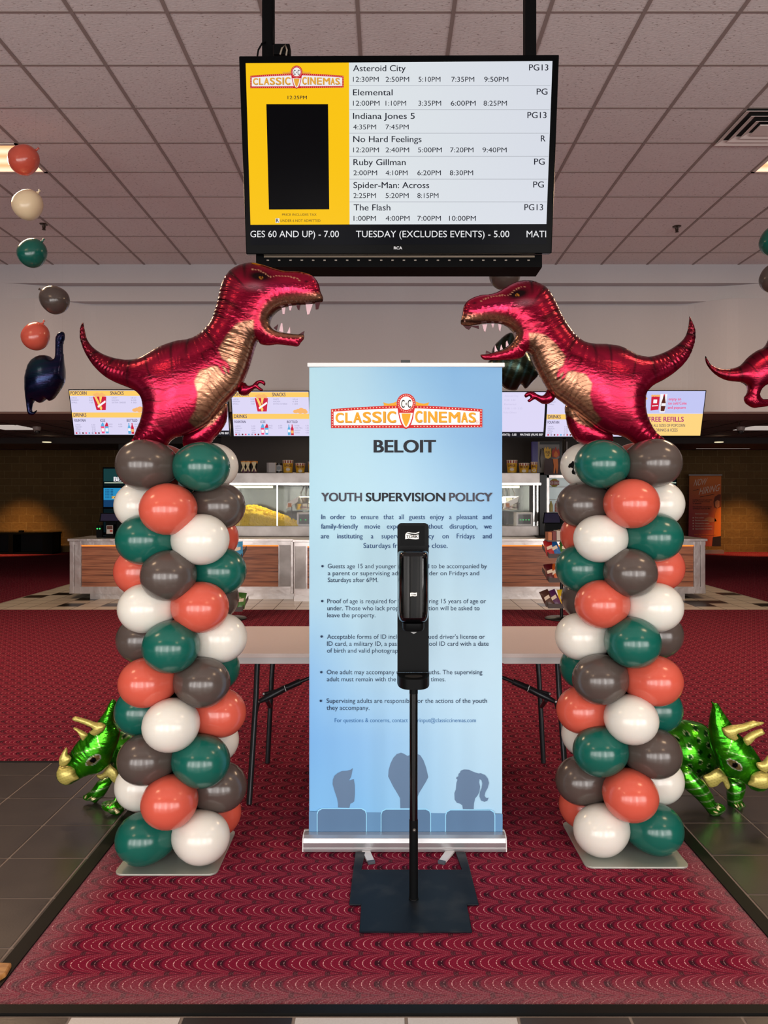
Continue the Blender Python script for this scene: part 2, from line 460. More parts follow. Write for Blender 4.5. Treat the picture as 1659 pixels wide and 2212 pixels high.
# block wall
def _block(t):
    v = t.new('ShaderNodeMapping'); v.inputs['Rotation'].default_value = (PI/2, 0, 0); t.l.new(t.coord(), v.inputs[0])
    b = t.new('ShaderNodeTexBrick'); t.l.new(v.outputs[0], b.inputs['Vector'])
    b.inputs['Scale'].default_value = 1; b.inputs['Brick Width'].default_value = .41; b.inputs['Row Height'].default_value = .205
    b.inputs['Mortar Size'].default_value = .006; b.inputs['Color1'].default_value = lin((128, 100, 62)); b.inputs['Color2'].default_value = lin((114, 88, 54)); b.inputs['Mortar'].default_value = lin((158, 134, 94))
    n = t.noise(14, 6); t.l.new(t.mix(t.m('MULTIPLY', n, .6), b.outputs['Color'], lin((88, 66, 40))), t.b.inputs['Base Color'])
    t.bump(t.m('ADD', t.noise(9, 6), t.m('MULTIPLY', b.outputs['Fac'], -.6)), .9, .03)
M_BLOCK = nodemat('split_face_block', _block, .9, spec=.2)
m = MB(); m.box(-16, 16, 21.5, 21.8, 0, 2.9, M_BLOCK); struct(m, 'wall_back')
M_DWALL = mat('dark_wall_paint', (70, 58, 54), .8)
m = MB(); m.box(-16.2, -16, -2.6, 21.8, 0, CEIL, M_DWALL); struct(m, 'wall_left')
m = MB(); m.box(16, 16.2, -2.6, 21.8, 0, CEIL, M_DWALL); struct(m, 'wall_right')
# entrance front: wall with tall glazed bays (behind the camera), daylight comes through them
M_ALU = mat('dark_aluminium', (46, 42, 40), .4, .6)
m = MB(); m.box(-16, 16, -2.7, -2.5, 2.95, CEIL, M_DWALL); m.box(-16, -7.5, -2.7, -2.5, 0, 2.95, M_DWALL); m.box(7.5, 16, -2.7, -2.5, 0, 2.95, M_DWALL)
struct(m, 'wall_front')
BAY = [(-6.25, 0), (-3.75, 1), (-1.25, 2), (1.25, 3), (3.75, 4), (6.25, 5)]
for bx, k in BAY:
    m = MB()
    for xx in (bx-1.25, bx, bx+1.19): m.box(xx, xx+.06, -2.66, -2.52, 0, 2.95, M_ALU)
    for zz in (0, .95, 2.15, 2.89): m.box(bx-1.25, bx+1.25, -2.66, -2.52, zz, zz+.06, M_ALU)
    struct(m, 'window_%d' % (k+1))
def area(name, loc, sx, sy, power, col, rot=(0, 0, 0), spread=PI):
    d = bpy.data.lights.new(name, 'AREA'); d.shape = 'RECTANGLE'; d.size = sx; d.size_y = sy; d.energy = power; d.color = lin(col)[:3]; d.spread = spread
    o = bpy.data.objects.new(name, d); COL.objects.link(o); o.location = loc; o.rotation_euler = rot; return o
WIN = 68
for bx, k in BAY:
    for hx in (-.6, .6):
        area('daylight', (bx+hx, -2.75, 1.5), .95, 2.7, WIN*(.45, 1.5, .7, 1.35, .8, 1.2, .5, 1.4, .75, 1.2, 1.5, .85)[2*k+(hx > 0)], (255, 250, 246), (PI/2, 0, 0))   # faces +Y
w = bpy.data.worlds.new('world'); SC.world = w; w.use_nodes = True
w.node_tree.nodes['Background'].inputs[0].default_value = (.8, .9, 1, 1); w.node_tree.nodes['Background'].inputs[1].default_value = .35

# ceiling lamps (troffers), all on the tile grid
M_TROF = mat('white_enamel', (214, 200, 190), .5)
def _lens(t):
    x, y, z = t.xyz(t.coord())
    s = t.m('MULTIPLY', t.m('ADD', t.m('SINE', t.m('MULTIPLY', y, 32.0)), 1.0), .5)
    t.b.inputs['Emission Strength'].default_value = 1.25
    t.l.new(t.mix(s, lin((255, 178, 120)), lin((255, 226, 190))), t.b.inputs['Emission Color'])
M_LENS = nodemat('warm_lamp_lens', _lens, .4)
def troffer(x0, y0, wx, label, nm='ceiling_light'):
    e = empty(nm, (x0+wx/2, y0+.3, CEIL-.01), label, 'ceiling light', 'fluorescent ceiling lights')
    m = MB(); a = .03
    for (p, q, r, s) in ((x0, x0+wx, y0, y0+a), (x0, x0+wx, y0+.6085-a, y0+.6085), (x0, x0+a, y0, y0+.6085), (x0+wx-a, x0+wx, y0, y0+.6085)):
        m.box(p, q, r, s, CEIL-.014, CEIL-.001, M_TROF)
    part(m, 'frame', e)
    m = MB(); m.box(x0+a, x0+wx-a, y0+a, y0+.6085-a, CEIL-.009, CEIL-.003, M_LENS); part(m, 'diffuser', e)
    area('lamp', (x0+wx/2, y0+.3, CEIL-.05), wx*.9, .5, 105, (255, 214, 170))
    return e
troffer(XG[26-5]-1.2214, 6.7555, 1.2214, 'warm lit ceiling light panel at the left edge, behind the orange balloon')
troffer(XG[26+6], 6.7555, 1.2214, 'warm lit ceiling light panel at the right edge, near the air vent')
for (x, y) in ((-4.0, -1.5), (3.4, -1.5), (-4.0, 2.4), (3.4, 2.4)):
    area('lamp', (x, y, CEIL-.05), 1.1, .5, 34, (255, 214, 170))

# air vent
xv0, xv1, yv0, yv1 = XG[26+5], XG[26+6], 6.147, 6.7555
e = empty('air_vent', ((xv0+xv1)/2, (yv0+yv1)/2, CEIL-.02), 'square stepped metal air vent in the ceiling, upper right', 'air vent')
M_VENT = mat('vent_metal', (222, 208, 202), .5); M_HOLE = mat('vent_dark', (18, 15, 14), .9)
m = MB(); m.box(xv0, xv1, yv0, yv1, CEIL-.004, CEIL-.001, M_HOLE); part(m, 'duct_opening', e)
for k, a in enumerate((0, .075, .15, .215)):
    m = MB(); b = .052
    x0, x1, y0, y1 = xv0+a, xv1-a, yv0+a, yv1-a; z0, z1 = CEIL-.03-.004*k, CEIL-.006-.004*k
    if k == 3: m.box(x0, x1, y0, y1, z0, z0+.01, M_VENT)
    else:
        for (p, q) in (((x0, y0), (x1, y0)), ((x1, y0), (x1, y1)), ((x1, y1), (x0, y1)), ((x0, y1), (x0, y0))):
            cx, cy = (x0+x1)/2, (y0+y1)/2
            def ins(t, d): return (t[0]+(d if t[0] < cx else -d), t[1]+(d if t[1] < cy else -d))
            P0, P1 = p, q; Q0, Q1 = ins(p, b), ins(q, b)
            m.add([(*P0, z0), (*P1, z0), (*Q1, z1), (*Q0, z1), (*P0, z0+.004), (*P1, z0+.004), (*Q1, z1+.004), (*Q0, z1+.004)],
                  [(0, 1, 2, 3), (4, 5, 6, 7), (0, 1, 5, 4), (2, 3, 7, 6), (1, 2, 6, 5), (3, 0, 4, 7)], M_VENT)
    part(m, 'louvre_ring' if k < 3 else 'centre_plate', e)
# sprinklers
M_SPR = mat('sprinkler_metal', (70, 55, 48), .4, .7)
def sprinkler(px, py, z, label):
    p = P(px, py, F*(z-H)/(CY-py)); x, y = p.x, p.y
    e = empty('sprinkler_head', (x, y, z), label, 'sprinkler')
    m = MB(); m.lathe([(.0, z-.004), (.045, z-.006), (.05, z), (0, z+.001)], M_SPR, 16, org=(x, y, 0)); part(m, 'escutcheon', e)
    m = MB(); m.lathe([(0, z-.06), (.012, z-.058), (.012, z)], M_SPR, 10, org=(x, y, 0))
    m.tube([(x-.016, y, z-.02), (x-.014, y, z-.05), (x, y, z-.065)], .004, M_SPR, 6); m.tube([(x+.016, y, z-.02), (x+.014, y, z-.05), (x, y, z-.065)], .004, M_SPR, 6); part(m, 'nozzle', e)
    m = MB(); m.lathe([(0, z-.068), (.022, z-.066), (.022, z-.063), (0, z-.062)], M_SPR, 12, org=(x, y, 0)); part(m, 'deflector', e)
sprinkler(95, 484, CEIL, 'small dark sprinkler head in the tiled ceiling, left, beneath the cream balloon')
sprinkler(1462, 489, CEIL, 'small dark sprinkler head in the tiled ceiling on the right')
sprinkler(137, 933, 2.84, 'dark sprinkler head in the low ceiling left of the popcorn menu screen')
sprinkler(1597, 910, 2.84, 'small sprinkler head in the low ceiling at the far right')
sprinkler(210, 967, 2.84, 'dark sprinkler head in the low ceiling above the left balloon column')
# dome cameras and low ceiling lights
M_PLAS = mat('white_plastic', (188, 172, 166), .4); M_DOME = mat('smoked_dome', (60, 54, 54), .15)
for px, lab in ((80, 'white security camera on the low ceiling at far left'), (1600, 'white security camera on the low ceiling at far right')):
    Y = F*(2.84-H)/(CY-922); p = P(px, 922, Y); e = empty('security_camera', tuple(p), lab, 'security camera')
    m = MB(); m.lathe([(.075, p.z), (.075, p.z-.04), (.06, p.z-.07), (0, p.z-.075)], M_PLAS, 20, org=(p.x, p.y, 0)); part(m, 'mount', e)
    m = MB(); m.sphere((p.x, p.y, p.z-.09), .05, M_DOME); part(m, 'dome', e)
M_LOWL = mat('cool_lamp_lens', (200, 195, 190), .4, emit=(205, 194, 186), es=.75)
for px0, px1, py0, py1, lab in ((-40, 36, 918, 927, 'pale flat ceiling light panel at the far left edge of the low ceiling'),
                               (-50, 22, 962.5, 966, 'narrow pale light panel in the low ceiling beyond the beam, left edge'),
                               (1625, 1720, 920, 928, 'pale flat ceiling light panel at the far right edge of the low ceiling'),
                               (1536, 1655, 963, 968, 'narrow pale light panel in the low ceiling beyond the beam, right'),
                               (518, 566, 962, 968, 'narrow light panel in low ceiling between left column and blue banner'),
                               (1056, 1106, 964, 969, 'narrow light panel in low ceiling just right of the blue banner')):
    Ya, Yb = F*(2.84-H)/(CY-py0), F*(2.84-H)/(CY-py1); x0 = (px0-CX)*Ya/F; x1 = (px1-CX)*Ya/F
    m = MB(); m.box(x0, x1, Ya, Yb, 2.825, 2.839, M_LOWL); o = m.build('ceiling_light', origin=(x0, Ya, 2.84)); tag(o, lab, 'ceiling light')
M_DL = mat('downlight_glow', (240, 220, 180), .4, emit=(255, 236, 196), es=1.1)
for px, lab in ((101, 'small glowing downlight in the dark beam at far left'), (1553, 'small glowing downlight in the dark beam at far right')):
    Y = F*(2.71-H)/(CY-954.5); p = P(px, 954.5, Y)
    m = MB(); m.lathe([(.09, 0), (.09, -.012), (0, -.012)], M_DL, 20, org=tuple(p)); tag(m.build('downlight', origin=tuple(p)), lab, 'downlight')
def spot(loc, tgt, power, col, ang, blend=.6, r=.08):
    d = bpy.data.lights.new('spot', 'SPOT'); d.energy = power; d.color = lin(col)[:3]; d.spot_size = ang; d.spot_blend = blend; d.shadow_soft_size = r
    o = bpy.data.objects.new('spot', d); COL.objects.link(o); o.location = loc
    o.rotation_euler = (Vector(tgt)-Vector(loc)).to_track_quat('-Z', 'Y').to_euler(); return o
spot((-10.1, 19.6, 2.75), (-10.1, 21.1, .0), 420, (255, 190, 110), math.radians(58), .9)
spot((9.8, 19.6, 2.75), (9.8, 21.1, .0), 420, (255, 190, 110), math.radians(58), .9)
for x in (-4.5, -1.5, 1.5, 4.5):
    area('counter_lamp', (x, 13.2, 2.8), .5, .5, 13, (255, 225, 190))
# ================================================================ balloons
BC = {'b': ('dark brown', (80, 69, 64)), 'g': ('dark green', (18, 90, 78)), 'w': ('white', (222, 217, 207)), 'c': ('coral', (204, 88, 70))}
BM = {}
for k, (n, c) in BC.items():
    def fn(t, c=c):
        nz = t.noise(3, 2); t.l.new(t.mix(nz, lin(tuple(v*.96 for v in c)), lin(tuple(min(255, v*1.03) for v in c))), t.b.inputs['Base Color'])
        if c[0] > 215:
            t.b.inputs['Subsurface Weight'].default_value = .25; t.b.inputs['Subsurface Radius'].default_value = (.05, .04, .03); t.b.inputs['Subsurface Scale'].default_value = .5
    BM[k] = nodemat('latex_'+n.replace(' ', '_'), fn, .2, spec=.55)
def pear(R, L, sq=1.0, n=28, k=22):
    """balloon along +Y, knot at y=0, tip at y=L"""
    prof = []
    for i in range(k+1):
        t = i/k; y = L*(.5-.5*math.cos(PI*t))
        u = y/L
        r = R*math.sqrt(max(0, 1-((u-.575)/.425)**2)) if u > .575 else R*math.sqrt(max(0, 1-((.575-u)/.575)**2.15))**.96
        prof.append((max(r, .004 if i == 0 else 0), y))
    return prof
def balloon_mesh(name, R, L, sq, m):
    mb = MB(); M = Matrix(((1, 0, 0), (0, 0, 1), (0, 1, 0)))           # lathe axis z -> y
    prof = pear(R, L)
    vs = []; n = 30
    mb.lathe(prof, m, n, M=M)
    mb.v = [(x, y, z*sq) for x, y, z in mb.v]
    mb.lathe([(.007, -.018), (.005, -.006), (.008, .0), (.010, .008)], m, 10, M=M)
    me = bpy.data.meshes.new(name); me.from_pydata(mb.v, [], mb.f); me.materials.append(m)
    me.polygons.foreach_set('use_smooth', [True]*len(mb.f))
    bm = bmesh.new(); bm.from_mesh(me); bmesh.ops.remove_doubles(bm, verts=bm.verts, dist=1e-5); bmesh.ops.recalc_face_normals(bm, faces=bm.faces); bm.to_mesh(me); bm.free()
    return me
BME = {k: balloon_mesh('balloon', .114, .262, .925, BM[k]) for k in BC}
ORD = ['topmost', 'second', 'third', 'fourth', 'fifth', 'sixth', 'seventh', 'eighth', 'ninth', 'tenth', 'bottom']
rj = random.Random(5)
def column(side, ax, ay, zs, colors):
    lab = side+' balloon column'
    for r, (z, cs) in enumerate(zip(zs, colors)):
        odd = r % 2 == 0
        names = (('front left', -135), ('front right', -45), ('back right', 45), ('back left', 135)) if odd else (('front', -90), ('right', 0), ('back', 90), ('left', 180))
        for (pn, ang), c in zip(names, cs):
            a = math.radians(ang+rj.uniform(-2.5, 2.5))
            o = bpy.data.objects.new('balloon', BME[c]); COL.objects.link(o)
            o.location = (ax+.022*math.cos(a), ay+.022*math.sin(a), z+rj.uniform(-.004, .004)+(0 if 'front' in pn else .004))
            o.rotation_euler = (rj.uniform(-.04, .04), 0, a-PI/2); s = rj.uniform(.975, 1.02); o.scale = (s, s, s)
            ring = {'topmost': 'top ring', 'bottom': 'bottom ring'}.get(ORD[r], '%s ring from top' % ORD[r])
            tag(o, '%s balloon, %s, %s of %s' % (BC[c][0], pn, ring, lab), 'balloon', 'balloons of the '+lab)
ZL = [1.6755, 1.502, 1.364, 1.224, 1.0866, .933, .770, .6075, .447, .284, .119]
CL = ['bgwc', 'cbgw', 'gwcb', 'bgwc', 'wcbg', 'gwcb', 'cbgw', 'wcbg', 'bgwc', 'cbgw', 'gwcb']
column('left', -.893, 3.345, ZL, CL)
ZR = [1.685, 1.515, 1.373, 1.227, 1.080, .924, .7586, .596, .441, .281, .118]
# right column mirrors the left: FL,FR,BR,BL / F,R,B,L
CR = ['gbcw', 'cwgb', 'wgbc', 'bcwg', 'cwgb', 'gbcw', 'bcwg', 'wgbc', 'gbcw', 'cwgb', 'wgbc']
column('right', 1.04, 3.445, ZR, CR)
M_PLATE = nodemat('brushed_steel_plate', lambda t: (t.l.new(t.mix(t.noise(3, 3), lin((206, 208, 198)), lin((160, 166, 156))), t.b.inputs['Base Color']), t.bump(t.noise(90, 2, stretch=(1, 12, 1)), .05, .002)), .38, .6)
def rrect(x0, x1, y0, y1, r, z, n=6):
    pts = []
    for cx, cy, a0 in ((x1-r, y0+r, -PI/2), (x1-r, y1-r, 0), (x0+r, y1-r, PI/2), (x0+r, y0+r, PI)):
        pts += [(cx+r*math.cos(a0+PI/2*k/n), cy+r*math.sin(a0+PI/2*k/n), z) for k in range(n+1)]
    return pts
M_POLE = mat('white_pvc_pole', (190, 188, 184), .5)
for side, ax, ay, x0, x1, y0, y1, hx in (('left', -.893, 3.345, -1.115, -.695, 3.145, 3.565, .155), ('right', 1.04, 3.445, .83, 1.265, 3.205, 3.655, -.15)):
    e = empty('balloon_stand', (ax, ay, 0), 'flat square steel base plate and pole holding up the %s balloon column' % side, 'balloon stand', 'balloon column stands')
    m = MB(); hole = rrect(ax+hx-.011, ax+hx+.011, ay-.06, ay+.05, .01, .008)
    m.prism(rrect(x0, x1, y0, y1, .035, .008), (0, 0, -.0075), M_PLATE); part(m, 'base_plate', e, bevel=.002)
    m = MB(); m.prism([(p[0], p[1], .0086) for p in hole], (0, 0, -.0005), M_CARPET); part(m, 'hand_slot', e)
    m = MB(); m.tube([(ax, ay, .008), (ax, ay, 1.72)], .012, M_POLE, 12); part(m, 'pole', e)

# hanging balloon strings
M_STR = mat('clear_thread', (110, 96, 92), .5, spec=.1)
def hung(lst, Y, place):
    prev = None
    for (px, py, r, c, tl, ka, lab) in lst:
        p = P(px, py, Y); R = r*Y/F*.985
        e = empty('hanging_balloon', tuple(p), lab, 'balloon', 'single balloons hanging from the ceiling')
        mb = MB(); col = {'b': BM['b'], 'g': BM['g'], 'c': BM['c'], 'w': M_CREAM}[c]
        A = Matrix.Rotation(ka, 3, 'Y')
        prof = [(max(0, a), b-.575*2.15*R) for a, b in pear(R, 2.15*R)]
        Mx = A @ Matrix(((1, 0, 0), (0, 1, 0), (0, 0, -1)))
        mb.lathe(prof, col, 32, org=tuple(p), M=Mx); part(mb, 'balloon_body', e)
        k = MB(); top = p+A @ Vector((0, 0, .575*2.15*R))
        k.lathe([(.003, .004), (.011, -.004), (.004, -.016), (.011, -.03), (.004, -.028)], col, 12, org=tuple(top), M=A @ Matrix(((1, 0, 0), (0, 1, 0), (0, 0, -1)))); part(k, 'knot', e)
        if tl:
            up = (top.x, top.y, CEIL) if (prev is None or abs(prev[0]-px) > 90) else tuple(P(prev[0], prev[1]+prev[2], Y))
            t = MB(); t.tube([tuple(top), up], .0002, M_STR, 5); part(t, 'thread', e); prev = (px, py, r)
M_CREAM = mat('latex_cream', (238, 214, 176), .27, spec=.55)
hung([(48, 348, 31, 'c', 1, .9, 'red-orange balloon at far left, topmost of the hanging ones, overlapping the lit ceiling lamp'),
      (57, 446, 31, 'w', 1, .7, 'cream balloon hanging at far left between the orange and green ones'),
      (67, 550, 30, 'g', 1, .7, 'dark green balloon hanging at far left, just above the ceiling edge'),
      (121, 650, 30, 'b', 1, -.95, 'dark brown tilted balloon hanging above the left dinosaur tail'),
      (75, 730, 29, 'c', 1, .5, 'orange balloon hanging at far left just above the blue dinosaur'),
      (1090, 596, 34, 'b', 1, .1, 'brown balloon hanging behind the right red dinosaur head, under the screen bracket'),
      (1672, 525, 31, 'g', 1, .3, 'dark green balloon cut off by the right edge of the photo'),
      (1671, 605, 30, 'b', 1, .3, 'brown balloon cut off by the right edge, below the green one')], 6.2, '')

# ================================================================ T-rex foil balloons
def C4(pts, s=2.9105, x0=150, y0=560): return [(x0+x/s, y0+y/s) for x, y in pts]
TL = [(85, 397), (95, 440), (110, 500), (145, 550), (200, 590), (270, 617), (340, 630), (400, 632), (450, 622), (500, 595), (560, 560), (620, 535), (690, 515), (750, 508), (800, 490), (850, 450), (890, 400), (915, 340), (932, 280), (945, 220), (960, 160), (985, 110), (1020, 70), (1070, 42), (1130, 28), (1180, 30), (1240, 46), (1300, 66), (1370, 82), (1440, 80), (1490, 90), (1530, 106), (1556, 135), (1570, 165), (1580, 205), (1594, 238), (1592, 266), (1560, 274), (1500, 284), (1430, 288), (1370, 296), (1320, 314), (1285, 342), (1266, 375), (1260, 405), (1275, 435), (1310, 455), (1370, 466), (1430, 472), (1472, 474), (1474, 500), (1455, 525), (1435, 548), (1380, 543), (1310, 536), (1250, 542), (1200, 533), (1183, 508), (1168, 545), (1155, 590), (1140, 640), (1120, 700), (1100, 750), (1075, 800), (1040, 842), (1000, 882), (972, 912), (950, 945), (920, 985), (880, 1025), (830, 1060), (770, 1090), (720, 1108), (690, 1116), (675, 1118), (665, 1120), (635, 1140), (600, 1180), (520, 1190), (430, 1188), (370, 1178), (380, 1150), (405, 1120), (425, 1075), (450, 1020), (468, 950), (466, 900), (455, 868), (430, 840), (390, 815), (340, 795), (280, 770), (220, 735), (160, 680), (110, 610), (80, 545), (65, 485), (68, 430)]
BELLY = [(1185, 400), (1185, 505), (1158, 590), (1122, 700), (1080, 800), (1000, 890), (968, 960), (900, 1040), (815, 1080), (770, 1030), (815, 960), (835, 870), (815, 790), (850, 720), (930, 690), (985, 660), (960, 590), (1010, 500), (1070, 430), (1120, 410)]
NEARARM = [(870, 620), (930, 590), (960, 640), (1010, 665), (1035, 700), (1025, 740), (1010, 700), (985, 690), (1008, 745), (990, 735), (965, 695), (920, 690), (880, 650)]
MOUTH = [(1592, 262), (1500, 282), (1430, 288), (1370, 296), (1320, 314), (1285, 342), (1262, 390), (1275, 435), (1370, 466), (1474, 474)]
BACKL = [(85, 397), (110, 500), (200, 590), (340, 630), (450, 622), (560, 560), (690, 515), (800, 490), (890, 400), (932, 280), (960, 160), (1020, 70), (1130, 28)]
def sm(x, a, b): return np.clip((x-a)/(b-a), 0, 1)**2*(3-2*np.clip((x-a)/(b-a), 0, 1))
def trex_color(u, v, d, s):
    """u,v: outline coordinates of the print"""
    q = np.stack([u, v], 1); n = len(u)
    red = linnp((146, 12, 46)); dred = linnp((80, 6, 22)); blk = linnp((38, 8, 14)); tan = linnp((158, 112, 86)); brn = linnp((84, 46, 34)); pink = linnp((205, 48, 96))
    nz = np.sin(u*.021+1.7*np.sin(v*.013))*np.sin(v*.027+1.3*np.sin(u*.017))
    c = np.tile(red, (n, 1))
    def mixc(c, k, col): k = np.clip(k, 0, 1)[:, None]; return c*(1-k)+np.asarray(col)*k
    db, sb = segdist(q, BACKL, False)
    c = mixc(c, sm(-db, -130, -10)*.75, dred)
    c = mixc(c, sm(nz, .2, .8)*.35, dred)
    st = np.maximum(0, np.sin(sb*.062+.8*np.sin(sb*.011)+db*.012))**6                     # stripes down from the back
    c = mixc(c, st*np.clip(1-db/(215+90*np.sin(sb*.03)), 0, 1)**.6*1.0, blk)
    # flank highlight painted into the colour as pink; thigh creases
    th = np.exp(-(((u-690)/140)**2+((v-790)/170)**2)); c = mixc(c, th*.12, pink)
    cre = np.maximum(0, np.sin((v+.35*(u-700)+18*np.sin(u*.02))*.085))**8
    c = mixc(c, cre*np.exp(-(((u-720)/110)**2+((v-820)/130)**2))*.8, dred*.5)
    lg = np.maximum(0, np.sin(v*.085+.4*np.sin(u*.05)))**10*np.exp(-((u-560)/75)**2)*(v > 740)*(v < 1120)
    c = mixc(c, lg*.8, blk)
    # belly
    ib = pip(q, BELLY); dbel, _ = segdist(q, BELLY)
    kb = np.where(ib, sm(dbel, 0, 16), 0)
    ph = (v*.75-u*.45)+14*np.sin(u*.03)+9*np.sin(v*.041)
    ln = np.maximum(0, np.sin(ph*.2))**5; ln2 = np.maximum(0, np.sin((u*.8+v*.35)*.085+2*np.sin(v*.03)))**14
    tb = tan*(1+.12*nz[:, None]); tb = tb*(1-.85*np.maximum(ln*.9, ln2*.6)[:, None])+brn*(.85*np.maximum(ln*.9, ln2*.6))[:, None]
    k = kb[:, None]; c = c*(1-k)+tb*k
    c = mixc(c, np.where(ib & (v > 900), sm(v, 900, 1080)*.6, 0), brn)
    ia = pip(q, NEARARM); da, _ = segdist(q, NEARARM)
    c = mixc(c, (~ia)*np.exp(-(da/9)**2)*.8*((u > 860) & (u < 1060)), blk)
    c = mixc(c, ia*.95, red*(.75+.2*np.clip(da/20, 0, 1))[:, None])
    # lips, jaws
    dm, _ = segdist(q, MOUTH, False)
    hd = (u > 1170)
    c = mixc(c, hd*sm(-dm, -62, -18)*.9, tan*.95)
    c = mixc(c, hd*np.exp(-(dm/11)**2)*.95, blk*.6)
    c = mixc(c, hd*(dm < 60)*np.maximum(0, np.sin(u*.2+v*.12))**10*.5, brn)
    low = (u > 1195)*(v > 490); c = mixc(c, low*sm(v, 488, 510)*.9, red*1.05)
    c = mixc(c, np.exp(-(((u-1140)/70)**2+((v-470)/70)**2))*.5, blk)
    # brow, eye, nostril
    ey = ((u-1215)/62)**2+((v-(140+(u-1215)*.12))/30)**2
    c = mixc(c, np.clip(np.exp(-ey*.6)*1.3, 0, 1), blk*.5)
    c = mixc(c, (((u-1224)/13)**2+((v-148)/10)**2 < 1)*.9, linnp((190, 120, 40))); c = mixc(c, (((u-1224)/5)**2+((v-148)/5)**2 < 1)*1., blk)
    c = mixc(c, np.exp(-(((u-1185)/55)**2+((v-205)/20)**2))*.5, linnp((190, 170, 175)))
    brow = [(1165, 92), (1200, 95), (1240, 115), (1275, 142), (1320, 132), (1380, 130), (1440, 145), (1465, 160)]
    dr, sr = segdist(q, brow, False); c = mixc(c, (dr < 4)*(np.sin(sr*.35) > -.2)*.75, linnp((230, 170, 130)))
    c = mixc(c, np.exp(-(((u-1497)/13)**2+((v-160)/7)**2)), blk)
    c = mixc(c, np.exp(-(((u-1300)/170)**2+((v-205)/26)**2))*.45, pink)
    # tail rings
    c = mixc(c, np.maximum(0, np.sin(u*.16+v*.05))**20*(u < 420)*.5, dred*.5)
    return np.clip(c, 0, 1)
M_FOIL = foil_mat('printed_red_foil', .2, .8, .2)
def Yof(*a): return a
def cl_left(px, py, d, s): return trex_color((px-150)*2.9105, (py-560)*2.9105, d, s)
RED = linnp((150, 20, 52)); PINKT = mat('tooth_film', (216, 180, 186), .2, .1); DTOOTH = mat('dark_tooth_film', (70, 30, 36), .25, .3)
M_RFOIL = foil_mat('plain_red_foil', .2, .9)
def plain(col):
    return lambda px, py, d, s: np.tile(col, (len(px), 1))*(.8+.2*np.sin(px*.3+py*.2))[:, None]
def trex(outl, Y, cfn, arm, teeth, label, leg=None):
    x = sum(p[0] for p in outl)/len(outl); e = empty('dinosaur_balloon', tuple(P(x, max(p[1] for p in outl), Y)), label, 'foil balloon', 'red foil dinosaur balloons')
    foil('body', outl, Y, M_FOIL, .0042 if Y < 5 else .008, .58, cfn, e, amp=.0042, D=.05, hmax=.21, freq=(300, 430))
    if leg: foil('leg', leg, Y, M_FOIL, .005, .75, cfn, e, amp=.003, D=.03, dy=.06, freq=(200, 300))
    if arm: foil('arm', arm, Y, M_RFOIL, .0035, .8, plain(RED), e, amp=.0015, D=.01, dy=.02)
    for poly, dk in teeth:
        m = MB(); A = [P(px, py, Y-.004) for px, py in poly]; m.prism(A, (0, .008, 0), DTOOTH if dk else PINKT, False); part(m, 'tooth', e)
    return e
armL = [(1055, 805), (1075, 775), (1100, 772), (1118, 790), (1145, 785), (1165, 765), (1190, 755), (1215, 758), (1228, 775), (1222, 792), (1208, 780), (1190, 777), (1182, 790), (1200, 805), (1212, 815), (1205, 826), (1185, 818), (1165, 808), (1145, 822), (1115, 848), (1085, 852), (1060, 840)]
teethL = [([(1335, 306), (1358, 302), (1352, 345), (1340, 345)], 0), ([(1378, 294), (1400, 292), (1392, 322), (1384, 322)], 0), ([(1425, 287), (1452, 286), (1445, 320), (1435, 315)], 1),
          ([(1485, 284), (1530, 281), (1508, 345), (1495, 348)], 0), ([(1545, 272), (1578, 268), (1565, 312), (1548, 314)], 1), ([(1283, 432), (1303, 448), (1312, 408)], 1),
          ([(1318, 452), (1345, 460), (1338, 402), (1330, 403)], 0), ([(1368, 464), (1388, 466), (1386, 424)], 0), ([(1442, 472), (1472, 474), (1477, 450)], 1)]
trex(C4(TL), 3.345, cl_left, C4(armL), [(C4(p), k) for p, k in teethL], 'red foil dinosaur balloon facing right with open jaws, on top of left balloon column', C4([(975, 900), (974, 985), (960, 1030), (930, 1078), (890, 1122), (860, 1162), (800, 1182), (720, 1184), (690, 1160), (700, 1090), (780, 1030), (840, 960), (890, 900), (935, 870)]))
# right one: traced on its own, print mapped by an affine fit
TR = [(1510, 365), (1530, 405), (1545, 455), (1543, 520), (1522, 590), (1482, 660), (1420, 720), (1350, 768), (1290, 800), (1250, 830), (1225, 862), (1217, 905), (1220, 950), (1235, 1010), (1260, 1060), (1290, 1105), (1335, 1138), (1366, 1172), (1350, 1195), (1280, 1205), (1200, 1200), (1160, 1180), (1110, 1145), (1060, 1128), (1030, 1124), (980, 1112), (920, 1085), (860, 1040), (810, 1000), (770, 965), (735, 942), (700, 915), (650, 880), (610, 840), (578, 790), (550, 740), (525, 690), (505, 640), (490, 605), (465, 592), (448, 622), (400, 640), (330, 645), (230, 646), (188, 640), (172, 612), (215, 606), (270, 592), (320, 576), (360, 548), (388, 510), (388, 480), (375, 455), (350, 432), (310, 416), (250, 410), (190, 412), (140, 422), (90, 428), (52, 420), (44, 400), (55, 355), (62, 310), (80, 275), (115, 250), (170, 232), (240, 225), (290, 205), (340, 175), (390, 150), (450, 139), (510, 145), (560, 165), (600, 195), (635, 250), (665, 310), (692, 370), (730, 430), (775, 490), (830, 532), (900, 545), (980, 547), (1060, 560), (1120, 590), (1170, 615), (1240, 625), (1310, 610), (1380, 580), (1440, 540), (1478, 500), (1498, 450), (1506, 400)]
LM = np.array([[85, 397], [1580, 205], [1183, 508], [1150, 28], [455, 870], [1225, 145], [1472, 476], [970, 935], [690, 515], [1120, 700]], float)
RM = np.array([[1510, 367], [58, 350], [475, 595], [450, 140], [1222, 880], [402, 260], [175, 612], [738, 965], [920, 546], [527, 695]], float)
